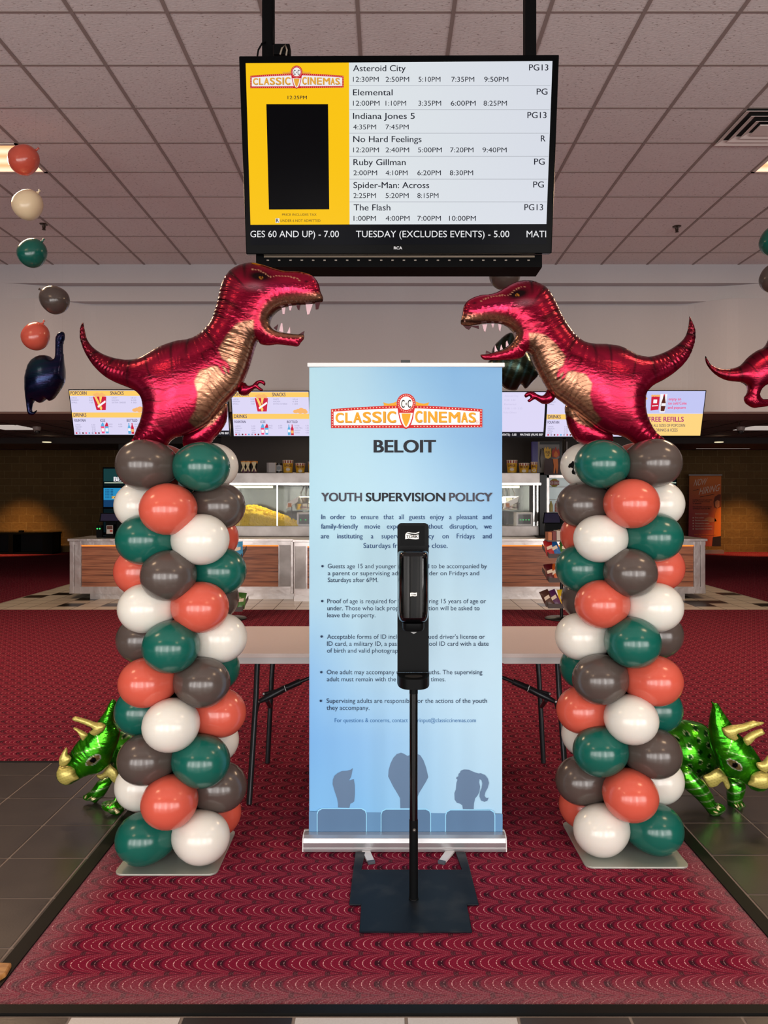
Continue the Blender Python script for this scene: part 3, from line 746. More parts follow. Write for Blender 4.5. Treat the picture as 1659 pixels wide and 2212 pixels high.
Aff = np.linalg.lstsq(np.concatenate([RM, np.ones((len(RM), 1))], 1), LM, rcond=None)[0]
def cl_right(px, py, d, s):
    uv = np.stack([(px-980)*2.9625, (py-560)*2.9625, np.ones(len(px))], 1) @ Aff
    return trex_color(uv[:, 0], uv[:, 1], d, s)
def C5(pts): return C4(pts, 2.9625, 980, 560)
armR = [(655, 880), (640, 905), (610, 922), (575, 922), (545, 905), (525, 893), (505, 903), (488, 912), (477, 900), (495, 885), (490, 872), (478, 878), (465, 882), (457, 868), (470, 850), (495, 840), (520, 846), (545, 862), (575, 868), (595, 850), (605, 830), (640, 850)]
teethR = [([(62, 424), (115, 430), (100, 450), (80, 442)], 1), ([(105, 428), (160, 424), (162, 445), (140, 436)], 1), ([(183, 418), (215, 415), (203, 464), (195, 460)], 0), ([(240, 412), (260, 412), (252, 440)], 0), ([(285, 414), (306, 418), (298, 464), (290, 450)], 0),
          ([(205, 604), (240, 598), (208, 584)], 1), ([(262, 592), (282, 588), (264, 548)], 0), ([(296, 582), (315, 575), (304, 545)], 0), ([(335, 562), (352, 550), (342, 520), (335, 530)], 0)]
trex(C5(TR), 3.445, cl_right, C5(armR), [(C5(p), k) for p, k in teethR], 'red foil dinosaur balloon facing left with open jaws, on top of right balloon column', C5([(733, 930), (737, 990), (745, 1040), (768, 1100), (800, 1150), (860, 1184), (920, 1202), (1000, 1202), (1036, 1182), (1045, 1145), (1020, 1070), (940, 1040), (880, 990), (830, 930), (785, 880)]))
# third one, hanging at the right edge
ca, sa = .53*math.cos(math.radians(-17)), .53*math.sin(math.radians(-17))
def sim(p):
    x, y = (p[0]-85)/2.9105, (p[1]-397)/2.9105
    return (1524.3+x*ca-y*sa, 768.8+x*sa+y*ca)
i1 = TL.index((1000, 882)); i2 = TL.index((466, 900))
T3 = [sim(p) for p in TL[:i1+1]]+[(1733, 806), (1724, 822), (1700, 836), (1706, 850), (1722, 858), (1716, 868), (1690, 864), (1684, 846), (1680, 826), (1668, 828), (1655, 832), (1645, 840), (1640, 852), (1645, 861), (1660, 862), (1672, 866), (1664, 876), (1640, 880), (1627, 881), (1612, 872), (1607, 860), (1615, 846), (1615, 832)]+[sim(p) for p in TL[i2+1:]]
def cl3(px, py, d, s):
    X = px-1524.3; Y = py-768.8; D = ca*ca+sa*sa
    return trex_color((X*ca+Y*sa)/D*2.9105+85, (-X*sa+Y*ca)/D*2.9105+397, d, s)
e = trex(T3, 6.2, cl3, None, [], 'smaller red foil dinosaur balloon hanging at right edge, tail and leg visible')
m = MB(); q = P(1640, 700, 6.2); m.tube([P(1664, 690, 6.2), (P(1664, 690, 6.2).x, 6.2, CEIL)], .0002, M_STR, 5); part(m, 'thread', e)
# blue long-necked one
def C6(pts): return C4(pts, 4.608, 0, 560)
SAU = [(572, 745), (590, 725), (620, 720), (643, 738), (645, 785), (630, 830), (628, 900), (632, 1000), (636, 1100), (637, 1200), (600, 1280), (545, 1365), (515, 1400), (485, 1410), (452, 1385), (425, 1410), (398, 1430), (365, 1420), (338, 1400), (325, 1450), (318, 1495), (330, 1522), (368, 1500), (352, 1535), (312, 1555), (280, 1540), (266, 1480), (264, 1380), (260, 1300), (256, 1220), (270, 1130), (300, 1040), (350, 985), (420, 955), (490, 965), (535, 1000), (552, 1000), (556, 900), (553, 800)]
def sauc(px, py, d, s):
    u = px*4.608; v = (py-560)*4.608
    a = linnp((22, 30, 62)); b = linnp((30, 72, 78)); p = linnp((52, 30, 70))
    k = np.clip((1250-v)/300, 0, 1)[:, None]*np.clip((560-u)/120, 0, 1)[:, None]; c = a*(1-k)+b*k
    k2 = (np.maximum(0, np.sin(v*.1+u*.03))**4*.5)[:, None]; return c*(1-k2)+p*k2
e = empty('dinosaur_balloon', tuple(P(95, 897, 6.2)), 'dark blue foil long-necked dinosaur balloon hanging at the left', 'foil balloon')
foil('body', C6(SAU), 6.2, M_FOIL, .009, .75, sauc, e, amp=.004, D=.03, freq=(120, 190))
m = MB(); m.tube([P(135, 720, 6.2), (P(135, 720, 6.2).x, 6.2, CEIL)], .0002, M_STR, 5); part(m, 'thread', e)
# dark green spiny one mostly hidden behind banner and right T-rex
STG = [(230, 640), (255, 560), (300, 510), (340, 478), (376, 472), (400, 520), (440, 560), (485, 610), (512, 680), (545, 735), (505, 785), (460, 828), (432, 800), (400, 838), (340, 832), (300, 800), (240, 760), (200, 700)]
def stgc(px, py, d, s):
    c = np.tile(linnp((34, 40, 26)), (len(px), 1)); k = (np.maximum(0, np.sin(px*.35+py*.12))**3)[:, None]
    return c*(1-k*.6)+linnp((60, 96, 96))*k*.6
e = empty('dinosaur_balloon', tuple(P(1120, 842, 6.2)), 'dark olive foil dinosaur balloon hanging behind the banner and the right red dinosaur', 'foil balloon')
foil('body', C5(STG), 6.2, M_FOIL, .009, .75, stgc, e, amp=.006, D=.05, freq=(90, 140))
m = MB(); m.tube([P(1106, 720, 6.2), (P(1106, 720, 6.2).x, 6.2, CEIL)], .0002, M_STR, 5); part(m, 'thread', e)

# ================================================================ triceratops walkers
M_GFOIL = foil_mat('printed_green_foil', .2, .8, .2); M_TFOIL = foil_mat('matt_gold_foil', .34, .35, .12)
def gcol(kind):
    def f(px, py, d, s):
        n = len(px); g = linnp((66, 168, 18)); dg = linnp((12, 96, 16)); yl = linnp((150, 205, 30))
        w = .5+.5*np.sin(px*.16+1.5*np.sin(py*.11)); c = g*(1-w[:, None]*.55)+dg*w[:, None]*.55
        if kind == 'body':
            gx = np.round(px/16)*16+3*np.sin(py); gy = np.round(py/15)*15
            r = np.hypot(px-np.round(px/21)*21, py+10*(np.round(px/21) % 2)-np.round((py+10*(np.round(px/21) % 2))/21)*21)
            c = np.where((r < 4.6)[:, None], dg*.5, c); c = np.where(((r >= 4.6) & (r < 5.6))[:, None], linnp((190, 220, 150)), c)
        if kind == 'leg':
            k = (np.maximum(0, np.sin(py*.35+px*.1))**14)[:, None]; c = c*(1-k)+linnp((200, 225, 170))*k
        return c
    return f
def tcol(px, py, d, s):
    c = linnp((198, 182, 96)); k = (np.maximum(0, np.sin((px*.4+py*1.1)*.9))**5*.5)[:, None]; return np.tile(c, (len(px), 1))*(1-k)+linnp((120, 98, 48))*k
def head_col(eye, scl, x0, y0, beakc):
    def f(px, py, d, s):
        u = (px-x0)*scl; v = (py-y0)*scl
        c = gcol('head')(px, py, d, s)
        ex, ey, fl = eye
        X = (u-ex)*fl; Yy = v-ey; a = .62
        xr = X*math.cos(a)+Yy*math.sin(a); yr = -X*math.sin(a)+Yy*math.cos(a)
        cr = np.maximum(np.exp(-((xr*.35+yr+170)/5)**2)*(np.abs(xr) < 190), np.exp(-((xr-yr*.3+160)/5)**2)*(yr < -60)*(yr > -330))[:, None]*.8; c = c*(1-cr)+linnp((190, 235, 150))*cr
        q = (xr/125)**2+(yr/60)**2
        c = np.where((q < 1)[:, None], linnp((235, 240, 220)), c); c = np.where(((xr/112)**2+(yr/48)**2 < 1)[:, None], linnp((150, 130, 80)), c)
        c = np.where((xr**2+yr**2 < 42**2)[:, None], linnp((12, 8, 10)), c)
        return c
    return f
EYEB = mat('claw_film', (205, 190, 140), .3, .3)
def trike(sc, x0, y0, Y, head, eye, horns, beak, frill, body, legs, label, claws):
    def C(p): return C4(p, sc, x0, y0)
    e = empty('dinosaur_balloon', tuple(P(*C([(sum(p[0] for p in body)/len(body), 1)])[0][:1], 1762, Y+.1)), label, 'foil balloon')
    e.location.z = 0
    foil('body', C(body), Y+.30, M_GFOIL, .006, .8, gcol('body'), e, amp=.005, D=.04)
    hd = foil('head', C(head), Y+.05, M_GFOIL, .005, .62, head_col(eye, sc, x0, y0, None), e, amp=.0045, D=.05, freq=(240, 380))
    for h in horns: foil('horn', C(h), Y-.03, M_TFOIL, .004, .6, tcol, hd if False else e, amp=.003, D=.02)
    foil('beak', C(beak), Y-.02, M_TFOIL, .004, .7, tcol, e, amp=.002, D=.02)
    foil('neck_frill', C(frill), Y+.12, M_TFOIL, .005, .35, tcol, e, amp=.003, D=.02)
    for (l, yy) in legs: foil('leg', C(l), yy, M_GFOIL, .005, .8, gcol('leg'), e, amp=.002, D=.02)
    for c, yy in claws:
        m = MB()
        for (u, v, rx, rz, a) in c:
            px, py = C([(u, v)])[0]; p = P(px, py, yy)
            m.sphere((0, 0, 0), 1, EYEB, 10, 6); k = len(m.v)-sum(1 for _ in range(11*10))
            vs = m.v[-110:]; R = Matrix.Rotation(a, 3, 'Y')
            m.v[-110:] = [tuple(R @ Vector((x*rx*yy/F/sc, y*.012, z*rz*yy/F/sc))+p) for x, y, z in vs]
        part(m, 'claws', e)
    return e
headR = [(800, 240), (850, 265), (885, 262), (930, 310), (960, 370), (1010, 440), (1080, 540), (1130, 610), (1210, 720), (1290, 800), (1345, 880), (1400, 905), (1460, 990), (1530, 1100), (1580, 1200), (1640, 1330), (1665, 1440), (1640, 1530), (1540, 1585), (1420, 1565), (1350, 1500), (1250, 1440), (1150, 1380), (1040, 1370), (960, 1290), (900, 1200), (850, 1050), (800, 900), (775, 700), (785, 480), (820, 320)]
hornsR = [[(970, 650), (1020, 625), (1090, 600), (1250, 580), (1350, 550), (1430, 530), (1500, 545), (1580, 550), (1590, 575), (1520, 605), (1450, 625), (1300, 690), (1180, 730), (1210, 790), (1150, 830), (1090, 810), (1040, 780), (990, 720)], [(1280, 800), (1330, 745), (1400, 700), (1480, 670), (1560, 650), (1590, 690), (1600, 730), (1480, 780), (1430, 830), (1380, 880), (1340, 905), (1300, 860)], [(1475, 1160), (1540, 1150), (1590, 1130), (1640, 1060), (1680, 1040), (1700, 1130), (1690, 1230), (1640, 1290), (1590, 1300), (1500, 1240)]]
beakR = [(1410, 1340), (1500, 1290), (1580, 1290), (1650, 1310), (1700, 1400), (1690, 1480), (1640, 1530), (1540, 1545), (1440, 1520), (1350, 1480), (1390, 1420)]
frillR = [(680, 1370), (780, 1310), (900, 1240), (960, 1260), (1000, 1310), (1040, 1370), (1080, 1470), (1085, 1530), (1050, 1560), (1010, 1520), (965, 1440), (900, 1500), (850, 1520), (760, 1520)]
bodyR = [(-150, 900), (-60, 760), (60, 690), (170, 660), (300, 590), (400, 530), (560, 545), (700, 590), (790, 690), (860, 850), (910, 1000), (915, 1150), (850, 1260), (740, 1330), (600, 1370), (400, 1340), (200, 1300), (0, 1250), (-120, 1120)]
legR1 = [(300, 1290), (350, 1215), (420, 1200), (500, 1240), (620, 1370), (700, 1440), (760, 1530), (820, 1640), (860, 1740), (940, 1765), (1005, 1810), (1015, 1860), (980, 1890), (900, 1945), (850, 1955), (780, 1930), (700, 1830), (630, 1750), (540, 1660), (420, 1560), (330, 1460)]
legR2 = [(1040, 1380), (1120, 1375), (1210, 1390), (1280, 1430), (1310, 1490), (1300, 1560), (1270, 1640), (1250, 1720), (1300, 1760), (1322, 1830), (1310, 1868), (1240, 1860), (1180, 1865), (1110, 1850), (1060, 1800), (1045, 1700), (1045, 1550)]
trike(6.912, 1420, 1480, 3.70, headR, (1065, 1120, 1), hornsR, beakR, frillR, bodyR, [(legR1, 3.75), (legR2, 3.87)], 'green foil horned dinosaur balloon standing on dark tile right of the right column',
      [([(905, 1850, 38, 14, .6), (935, 1805, 34, 12, .7), (870, 1895, 40, 12, .2)], 3.69), ([(1215, 1790, 45, 12, 1.1), (1170, 1800, 45, 12, .9), (1260, 1790, 35, 11, 1.2)], 3.82)])
headL = [(985, 212), (1020, 222), (1042, 240), (1035, 330), (1005, 450), (1015, 560), (1060, 640), (1095, 710), (1070, 850), (1020, 1000), (960, 1165), (900, 1230), (800, 1300), (680, 1325), (560, 1372), (460, 1430), (330, 1490), (230, 1460), (170, 1390), (158, 1310), (200, 1200), (260, 1130), (330, 1055), (380, 970), (430, 895), (480, 830), (560, 760), (640, 700), (720, 600), (790, 510), (850, 430), (890, 370), (930, 280)]
hornsL = [[(385, 500), (410, 475), (450, 468), (540, 490), (640, 520), (740, 555), (830, 560), (890, 610), (870, 660), (830, 700), (740, 755), (680, 740), (640, 700), (700, 650), (600, 600), (500, 560), (400, 530)], [(400, 650), (430, 630), (490, 655), (560, 690), (622, 740), (590, 790), (545, 835), (510, 780), (470, 710)], [(200, 1195), (190, 1100), (225, 1030), (260, 970), (300, 928), (318, 960), (315, 1035), (350, 1055), (375, 1090), (355, 1140), (310, 1190), (260, 1210)]]
beakL = [(158, 1310), (175, 1250), (200, 1200), (260, 1215), (330, 1205), (420, 1250), (440, 1330), (490, 1390), (430, 1425), (380, 1450), (320, 1485), (230, 1455), (175, 1390)]
frillL = [(930, 1175), (990, 1215), (1055, 1270), (1075, 1330), (1100, 1375), (1050, 1462), (985, 1440), (930, 1370), (880, 1385), (820, 1412), (760, 1375), (745, 1340), (800, 1335), (850, 1305)]
bodyL = [(950, 760), (1020, 690), (1100, 690), (1250, 780), (1400, 850), (1550, 950), (1650, 1100), (1620, 1250), (1500, 1350), (1300, 1380), (1100, 1320), (980, 1200), (930, 1000)]
legL1 = [(780, 1420), (860, 1385), (940, 1380), (985, 1430), (950, 1510), (900, 1600), (850, 1670), (800, 1700), (740, 1760), (680, 1722), (620, 1725), (560, 1700), (548, 1660), (590, 1630), (660, 1575), (720, 1500)]
legL2 = [(820, 1780), (860, 1745), (920, 1725), (1000, 1715), (1030, 1640), (1040, 1540), (1060, 1440), (1110, 1400), (1150, 1480), (1100, 1600), (1080, 1730), (1130, 1800), (1160, 1870), (1090, 1940), (1020, 1925), (940, 1895), (860, 1850)]
trike(6.914, 100, 1480, 3.70, headL, (780, 1050, -1), hornsL, beakL, frillL, bodyL, [(legL1, 3.90), (legL2, 3.76)], 'green foil horned dinosaur balloon peeking out behind the left column',
      [([(640, 1680, 45, 12, -.6), (715, 1700, 45, 12, -.5), (590, 1670, 25, 12, -1.2)], 3.85), ([(900, 1790, 45, 14, -.6), (965, 1850, 45, 12, -.2), (1070, 1900, 40, 12, -.4), (960, 1790, 50, 10, -1)], 3.70)])

# black printed marks on the two white balloons of the top rings
from mathutils.bvhtree import BVHTree
def mark(label_part, pts):
    for o in [o for o in bpy.data.objects if label_part == o.get('label', '')]:
        W = Matrix.Translation(o.location) @ o.rotation_euler.to_matrix().to_4x4() @ Matrix.Diagonal(o.scale.to_4d())
        bvh = BVHTree.FromPolygons([W @ v.co for v in o.data.vertices], [tuple(p.vertices) for p in o.data.polygons])
        A = []
        for px, py in pts:
            d = Vector(((px-CX)/F, 1, -(py-CY)/F)).normalized(); h = bvh.ray_cast(CAM, d)
            if h[0] is not None: A.append(h[0]-d*.002)
        if len(A) > 2:
            m = MB(); n = len(A); c = sum(A, Vector())/n; m.add(A+[a+Vector((0, .001, 0)) for a in A], [tuple(range(n))], mat('black_print', (10, 8, 8), .2))
            p = m.build('print', None); p.parent = o; p.matrix_parent_inverse = W.inverted()
mark('white balloon, back left, top ring of right balloon column', C4([(303, 350), (315, 325), (335, 315), (345, 298), (358, 300), (364, 330), (374, 345), (376, 430), (345, 425), (338, 400), (350, 370), (330, 360), (310, 365)], 4.514, 1160, 930))
mark('white balloon, back right, top ring of left balloon column', [(491.5+3.4*math.cos(2*PI*k/12), 1001+4.5*math.sin(2*PI*k/12)) for k in range(12)])
# ================================================================ brand plaque used on the banner and the screen
def logo(mb, ox, oy, sx, sy, mp, lay, mt):
    """drawn in the banner's zoomed pixel frame; ox,oy origin; mp(px,py,layer)"""
    def T(x, y): return (ox+x*sx, oy+y*sy)
    def L(k): return lambda px, py: mp(px, py, k)
    R, W, G, K, D = mt['red'], mt['white'], mt['gold'], mt['black'], mt['dot']
    def topy(x):
        return 382+28*((abs(x-824)/589)**1.6)
    xs = [235+(1413-235)*k/24 for k in range(25)]
    mb.pq([T(x, topy(x)) for x in xs]+[T(1413, 552), T(820, 558), T(235, 558)], L(1), R)
    xi = [255+(1393-255)*k/24 for k in range(25)]
    mb.pq([T(x, topy(x)+22) for x in xi]+[T(1393, 532), T(255, 537)], L(2), W)
    # gold scrolls either side of the roundel
    for s in (-1, 1):
        a = [(820+s*70, 372), (820+s*110, 372), (820+s*150, 366), (820+s*180, 358), (820+s*172, 372), (820+s*176, 384), (820+s*70, 384)]
        mb.pq([T(*p) for p in a], L(.8), G)
        b = [(820+s*70, 350), (820+s*100, 362), (820+s*150, 370), (820+s*150, 376), (820+s*80, 372)]
        mb.pq([T(*p) for p in b], L(.9), G)
    # bulbs round the frame
    def dot(x, y, r=4.2, k=2.6):
        mb.pq([T(x+r*math.cos(2*PI*i/8), y+r*math.sin(2*PI*i/8)) for i in range(8)], L(k), D)
    for i in range(48):
        x = 246+(1402-246)*i/47
        if not 745 < x < 895: dot(x, topy(x)+11)
        if not 775 < x < 865: dot(x, 545+(3 if x < 820 else 0))
    for k in range(1, 7): dot(245, 410+k*20); dot(1403, 405+k*20)
    # torch
    cone = [(752, 400), (758, 440), (766, 480), (778, 520), (795, 550), (812, 564), (824, 565), (842, 553), (860, 525), (874, 480), (880, 440), (888, 400)]
    mb.pq([T(*p) for p in cone], L(3), R)
    ci = [(766, 440), (775, 480), (788, 518), (804, 545), (819, 555), (836, 545), (852, 518), (865, 480), (872, 440)]
    mb.pq([T(*p) for p in ci], L(3.5), W)
    cg = [(784, 445), (790, 482), (802, 520), (819, 552), (836, 520), (849, 482), (856, 445)]
    mb.pq([T(*p) for p in cg], L(4), G)
    def disc(r, k, m, n=40): mb.pq([T(820+r*math.cos(2*PI*i/n), 365+r*1.03*math.sin(2*PI*i/n)) for i in range(n)], L(k), m)
    disc(73, 5, R); disc(51, 6, W)
    for i in range(26): dot(820+62*math.cos(2*PI*i/26), 365+64*math.sin(2*PI*i/26), 3.6, 6.5)
    def tx(s, x0, x1, b, cap, k, m, bold=.02):
        a = T(x0, b); c = T(x1, b); write(mb, s, a[0], c[0], a[1], cap*sy, L(k), m, bold)
    tx('C', 782, 808, 400, 60, 7, K, .02); tx('C', 832, 858, 400, 60, 7, K, .02)
    mb.pq([T(820, 358), T(825, 371), T(820, 384), T(815, 371)], L(7), K)
    for s, xs_, b, cap in (('CLASSIC', [(270, 332), (345, 398), (408, 474), (482, 545), (556, 628), (640, 660), (672, 740)], 516, 92),
                      ('CINEMAS', [(890, 944), (956, 976), (990, 1060), (1074, 1136), (1150, 1240), (1248, 1300), (1306, 1362)], 514, 92)):
        for ch, (a, c) in zip(s, xs_):
            mid = (a+c)/2; cp = cap-6*abs(mid-820)/590*3+(4 if 0 else 0)
            tx(ch, a+3, c+3, b+3, cp, 2.9, mt['brown'], .03)
            tx(ch, a, c, b, cp, 3.2, G, .06)
    tx('R', 1368, 1376, 517, 11, 3, R, 0)
    mb2 = [T(1372+11*math.cos(2*PI*i/16), 511+11*math.sin(2*PI*i/16)) for i in range(16)]; mi = [T(1372+9*math.cos(2*PI*i/16), 511+9*math.sin(2*PI*i/16)) for i in range(16)]
    for i in range(16): mb.pq([mb2[i], mb2[(i+1) % 16], mi[(i+1) % 16], mi[i]], L(3), R)

# ================================================================ roll-up banner
YB = 3.40
def bmp(k): return ymap(YB, .0006+.0004*k)
def bmpl(px, py, k): return P(px, py, YB)+Vector((0, -.0006-.0004*k, 0))
e = empty('banner_stand', (P(874, 1800, YB).x, YB, 0), 'tall pale blue roll-up banner with YOUTH SUPERVISION POLICY text', 'banner')
# printed blue gradient (artwork), control colours on a coarse grid
GX = [665, 770, 875, 980, 1085]; GY = [790, 950, 1100, 1300, 1450, 1600, 1755]
GC = [[(176, 214, 222), (166, 203, 218), (136, 184, 214), (116, 168, 208), (122, 172, 210)],
      [(172, 212, 222), (172, 210, 222), (160, 202, 222), (130, 178, 212), (110, 160, 205)],
      [(170, 212, 224), (178, 216, 226), (178, 214, 228), (160, 200, 222), (134, 182, 216)],
      [(172, 214, 232), (184, 220, 232), (190, 222, 234), (190, 222, 234), (182, 216, 232)],
      [(138, 192, 234), (172, 212, 234), (186, 220, 236), (194, 224, 238), (196, 226, 238)],
      [(122, 184, 236), (140, 194, 238), (162, 208, 240), (184, 222, 242), (196, 228, 242)],
      [(132, 198, 244), (134, 198, 244), (156, 210, 244), (180, 222, 246), (186, 226, 246)]]
def _bp(t):
    a = t.new('ShaderNodeAttribute', attribute_name='print'); t.l.new(a.outputs['Color'], t.b.inputs['Base Color'])
M_BAN = nodemat('printed_banner_film', _bp, .45)
nx, nz = 33, 61; V = []; CC = []
XE = (667.5, 1085.5)
for j in range(nz):
    for i in range(nx):
        px = XE[0]+(XE[1]-XE[0])*i/(nx-1); py = 790+(1808-790)*j/(nz-1)
        v = P(px, py, YB); f = abs(i/(nx-1)-.5)*2; tp = 1-j/(nz-1)
        v.y += .012*f**6+.0015*math.sin(i*.5+j*.2)*tp*f; V.append(v)
        gx = min(3.999, max(0, (px-665)/105)); i0 = int(gx); fx = gx-i0
        j0 = max(k for k in range(6) if GY[k] <= max(py, 790)) if py < 1755 else 5
        fy = min(1, (py-GY[j0])/(GY[j0+1]-GY[j0]))
        c = [(GC[j0][i0][k]*(1-fx)+GC[j0][i0+1][k]*fx)*(1-fy)+(GC[j0+1][i0][k]*(1-fx)+GC[j0+1][i0+1][k]*fx)*fy for k in range(3)]
        CC.append(list(linnp([c[0]*.9, c[1]*.925, c[2]*.955]))+[1])
base = Vector(e.location); n0 = len(V)
vs = [tuple(v) for v in V]+[tuple(v+Vector((0, .0006, 0))) for v in V]
fs = [(j*nx+i, j*nx+i+1, (j+1)*nx+i+1, (j+1)*nx+i) for j in range(nz-1) for i in range(nx-1)]
fs += [tuple(k+n0 for k in f)[::-1] for f in fs]
FB = MB(); FB.add(vs, fs, M_BAN, True)
INK = {'red': mat('ink_red', (192, 40, 42), .5, spec=.1), 'white': mat('ink_white', (236, 232, 226), .5), 'gold': mat('ink_gold', (222, 156, 44), .5, spec=.1), 'black': mat('ink_black', (26, 28, 32), .5, spec=.06), 'dot': mat('ink_cream', (244, 222, 190), .5), 'brown': mat('ink_brown', (112, 52, 40), .5)}
logo(FB, 650, 770, 1/3.607, 1/3.607, bmpl, 0, INK)
I1 = mat('ink_charcoal', (46, 48, 54), .55, spec=.06); I2 = mat('ink_navy', (40, 66, 112), .55, spec=.06); I3 = mat('ink_slate', (42, 56, 82), .55, spec=.06); I4 = mat('ink_blue', (52, 104, 160), .55, spec=.06)
I1b = mat('ink_grey', (74, 74, 84), .55, spec=.06)
m = FB; write(m, 'BELOIT', 807, 942, 977.5, 27, bmp(1), I1, .06)
write(m, 'YOUTH', 694, 782, 1083, 18.5, bmp(1), I1b, .05); write(m, 'SUPERVISION', 790, 962, 1083, 18.5, bmp(1), I1, .05); write(m, 'POLICY', 970, 1064, 1083, 18.5, bmp(1), I1b, .05)
def justify(words, x0, x1, b, cap, bold):
    ws = words.split(); wd = [max(v[0] for v in text_geo(w, 0.0)[0])-min(v[0] for v in text_geo(w, 0.0)[0]) for w in ws]
    k = cap/CAPH[0]*.93; tot = sum(wd)*k; gap = (x1-x0-tot)/(len(ws)-1); x = x0
    for w, d in zip(ws, wd): write(m, w, x, x+d*k, b, cap, bmp(1), I2, bold); x += d*k+gap
justify('In order to ensure that all guests enjoy a pleasant and', 694, 1062, 1121.5, 10.4, .014)
justify('family-friendly movie experience without disruption, we', 693.5, 1062, 1142, 10.4, .014)
justify('are instituting a supervision policy on Fridays and', 693, 1062, 1163, 10.4, .014)
write(m, 'Saturdays from 6PM to close.', 785, 967, 1183.6, 10.4, bmp(1), I2, .014)
for s, x0, x1, b in (('Guests age 15 and younger are required to be accompanied by', 708, 1052, 1227.5), ('a parent or supervising adult 21 or older on Fridays and', 708, 1035, 1242.6), ('Saturdays after 6PM.', 708, 817, 1257.3),
                     ('Proof of age is required for those appearing 15 years of age or', 707, 1050, 1303), ('under. Those who lack proper identification will be asked to', 707, 1036, 1318.2), ('leave the property.', 707, 811, 1333.4),
                     ("Acceptable forms of ID include state issued driver's license or", 706.5, 1047.5, 1379.8), ('ID card, a military ID, a passport or school ID card with a date', 706.5, 1055.6, 1395), ('of birth and valid photograph.', 706.5, 869, 1409.8),
                     ('One adult may accompany up to five youths. The supervising', 706, 1042, 1456.4), ('adult must remain with the youths at all times.', 706, 962.5, 1471.6),
                     ('Supervising adults are responsible for the actions of the youth', 705.5, 1052, 1518.2), ('they accompany.', 705.5, 798, 1533.4)):
    write(m, s, x0, x1, b, 9.4, bmp(1), I3, .004)
for y, x in ((1223, 696.6), (1298.5, 696), (1375, 694.6), (1452, 694), (1514, 693)):
    m.pq([(x+2.6*math.cos(2*PI*i/12), y+2.6*math.sin(2*PI*i/12)) for i in range(12)], bmp(1), I3)
write(m, 'For questions & concerns, contact yourinput@classiccinemas.com', 723, 1028, 1560, 8.6, bmp(1), I4, 0);
# silhouettes
S1 = mat('print_steel_blue', (94, 140, 182), .45); S2 = mat('print_dark_blue', (92, 120, 152), .45); S3 = mat('print_seat_blue', (84, 118, 154), .45); S4 = mat('print_glow', (150, 216, 250), .45)
def Cb(pts): return [(650+x/3.607, 1580+y/3.607) for x, y in pts]
m.pq([(667.5, 1753), (1085.5, 1758), (1085.5, 1808), (667.5, 1808)], bmp(1), S1)
heads = [[(290, 592), (290, 560), (282, 520), (262, 460), (248, 410), (250, 375), (262, 345), (285, 325), (320, 308), (360, 305), (388, 298), (405, 284), (400, 310), (392, 350), (375, 382), (412, 370), (420, 420), (421, 490), (415, 545), (398, 558), (385, 562), (378, 594)],
         [(775, 597), (773, 520), (750, 480), (720, 430), (695, 380), (680, 350), (684, 300), (698, 250), (720, 205), (748, 175), (780, 165), (800, 172), (830, 190), (860, 180), (900, 172), (930, 185), (955, 225), (975, 280), (992, 355), (975, 390), (945, 440), (920, 480), (905, 520), (905, 597)],
         [(1262, 604), (1258, 575), (1240, 562), (1215, 555), (1198, 530), (1196, 480), (1208, 450), (1212, 400), (1220, 375), (1210, 368), (1212, 355), (1226, 350), (1228, 330), (1240, 320), (1245, 305), (1270, 296), (1310, 298), (1345, 315), (1385, 328), (1400, 325), (1435, 340), (1455, 365), (1465, 400), (1455, 440), (1438, 470), (1430, 500), (1445, 522), (1462, 515), (1452, 540), (1430, 548), (1405, 538), (1392, 505), (1396, 470), (1410, 440), (1415, 405), (1408, 380), (1392, 370), (1388, 395), (1396, 430), (1390, 470), (1375, 500), (1358, 520), (1348, 560), (1346, 605)]]
for h in heads: m.pq(Cb(h), bmp(2), S2)
def seat(x0, x1, y0):
    pts = [(x0, 860), (x0, y0+40), (x0+8, y0+15), (x0+35, y0), (x1-35, y0), (x1-8, y0+15), (x1, y0+40), (x1, 860)]
    q = Cb(pts); q = [(x, min(y, 1808)) for x, y in q]
    g = [(x0-6, 860), (x0-6, y0+36), (x0+4, y0+8), (x0+32, y0-7), (x1-32, y0-7), (x1-4, y0+8), (x1+6, y0+36), (x1+6, 860)]
    g = [(x, min(y, 1808)) for x, y in Cb(g)]
    m.pq(g, bmp(2), S4); m.pq(q, bmp(3), S3)
seat(130, 507, 604); seat(628, 1008, 608); seat(1130, 1508, 614)
o = part(m, 'fabric', e, fix=False); o['label'] = 'pale blue printed banner film'
ca_ = o.data.color_attributes.new('print', 'FLOAT_COLOR', 'POINT'); arr = np.full((len(o.data.vertices), 4), 1.0); arr[:2*n0] = np.array(CC+CC); ca_.data.foreach_set('color', arr.ravel())
M_AL = nodemat('brushed_aluminium', lambda t: (t.l.new(t.mix(t.noise(4, 2, stretch=(.2, 1, 1)), lin((206, 206, 208)), lin((186, 186, 190))), t.b.inputs['Base Color'])), .3, .75)
M_WBAR = mat('white_rail', (222, 220, 220), .35)
a, b = P(664, 784, YB), P(1090, 793, YB)
m = MB(); m.box(a.x, b.x, YB-.008, YB+.012, b.z, a.z, M_WBAR); part(m, 'top_rail', e, bevel=.003)
m = MB(); c1, c2 = P(866, 778, YB), P(886, 785, YB); m.box(c1.x, c2.x, YB-.004, YB+.012, c2.z, c1.z, mat('black_plastic', (22, 24, 26), .4)); part(m, 'hook_clip', e)
m = MB(); m.tube([(P(874, 0, YB).x, YB+.03, .05), (P(874, 0, YB).x, YB+.03, P(0, 782, YB).z)], .011, M_AL, 12); part(m, 'support_pole', e)
x0, x1 = P(655, 0, 3.345).x, P(1093, 0, 3.345).x
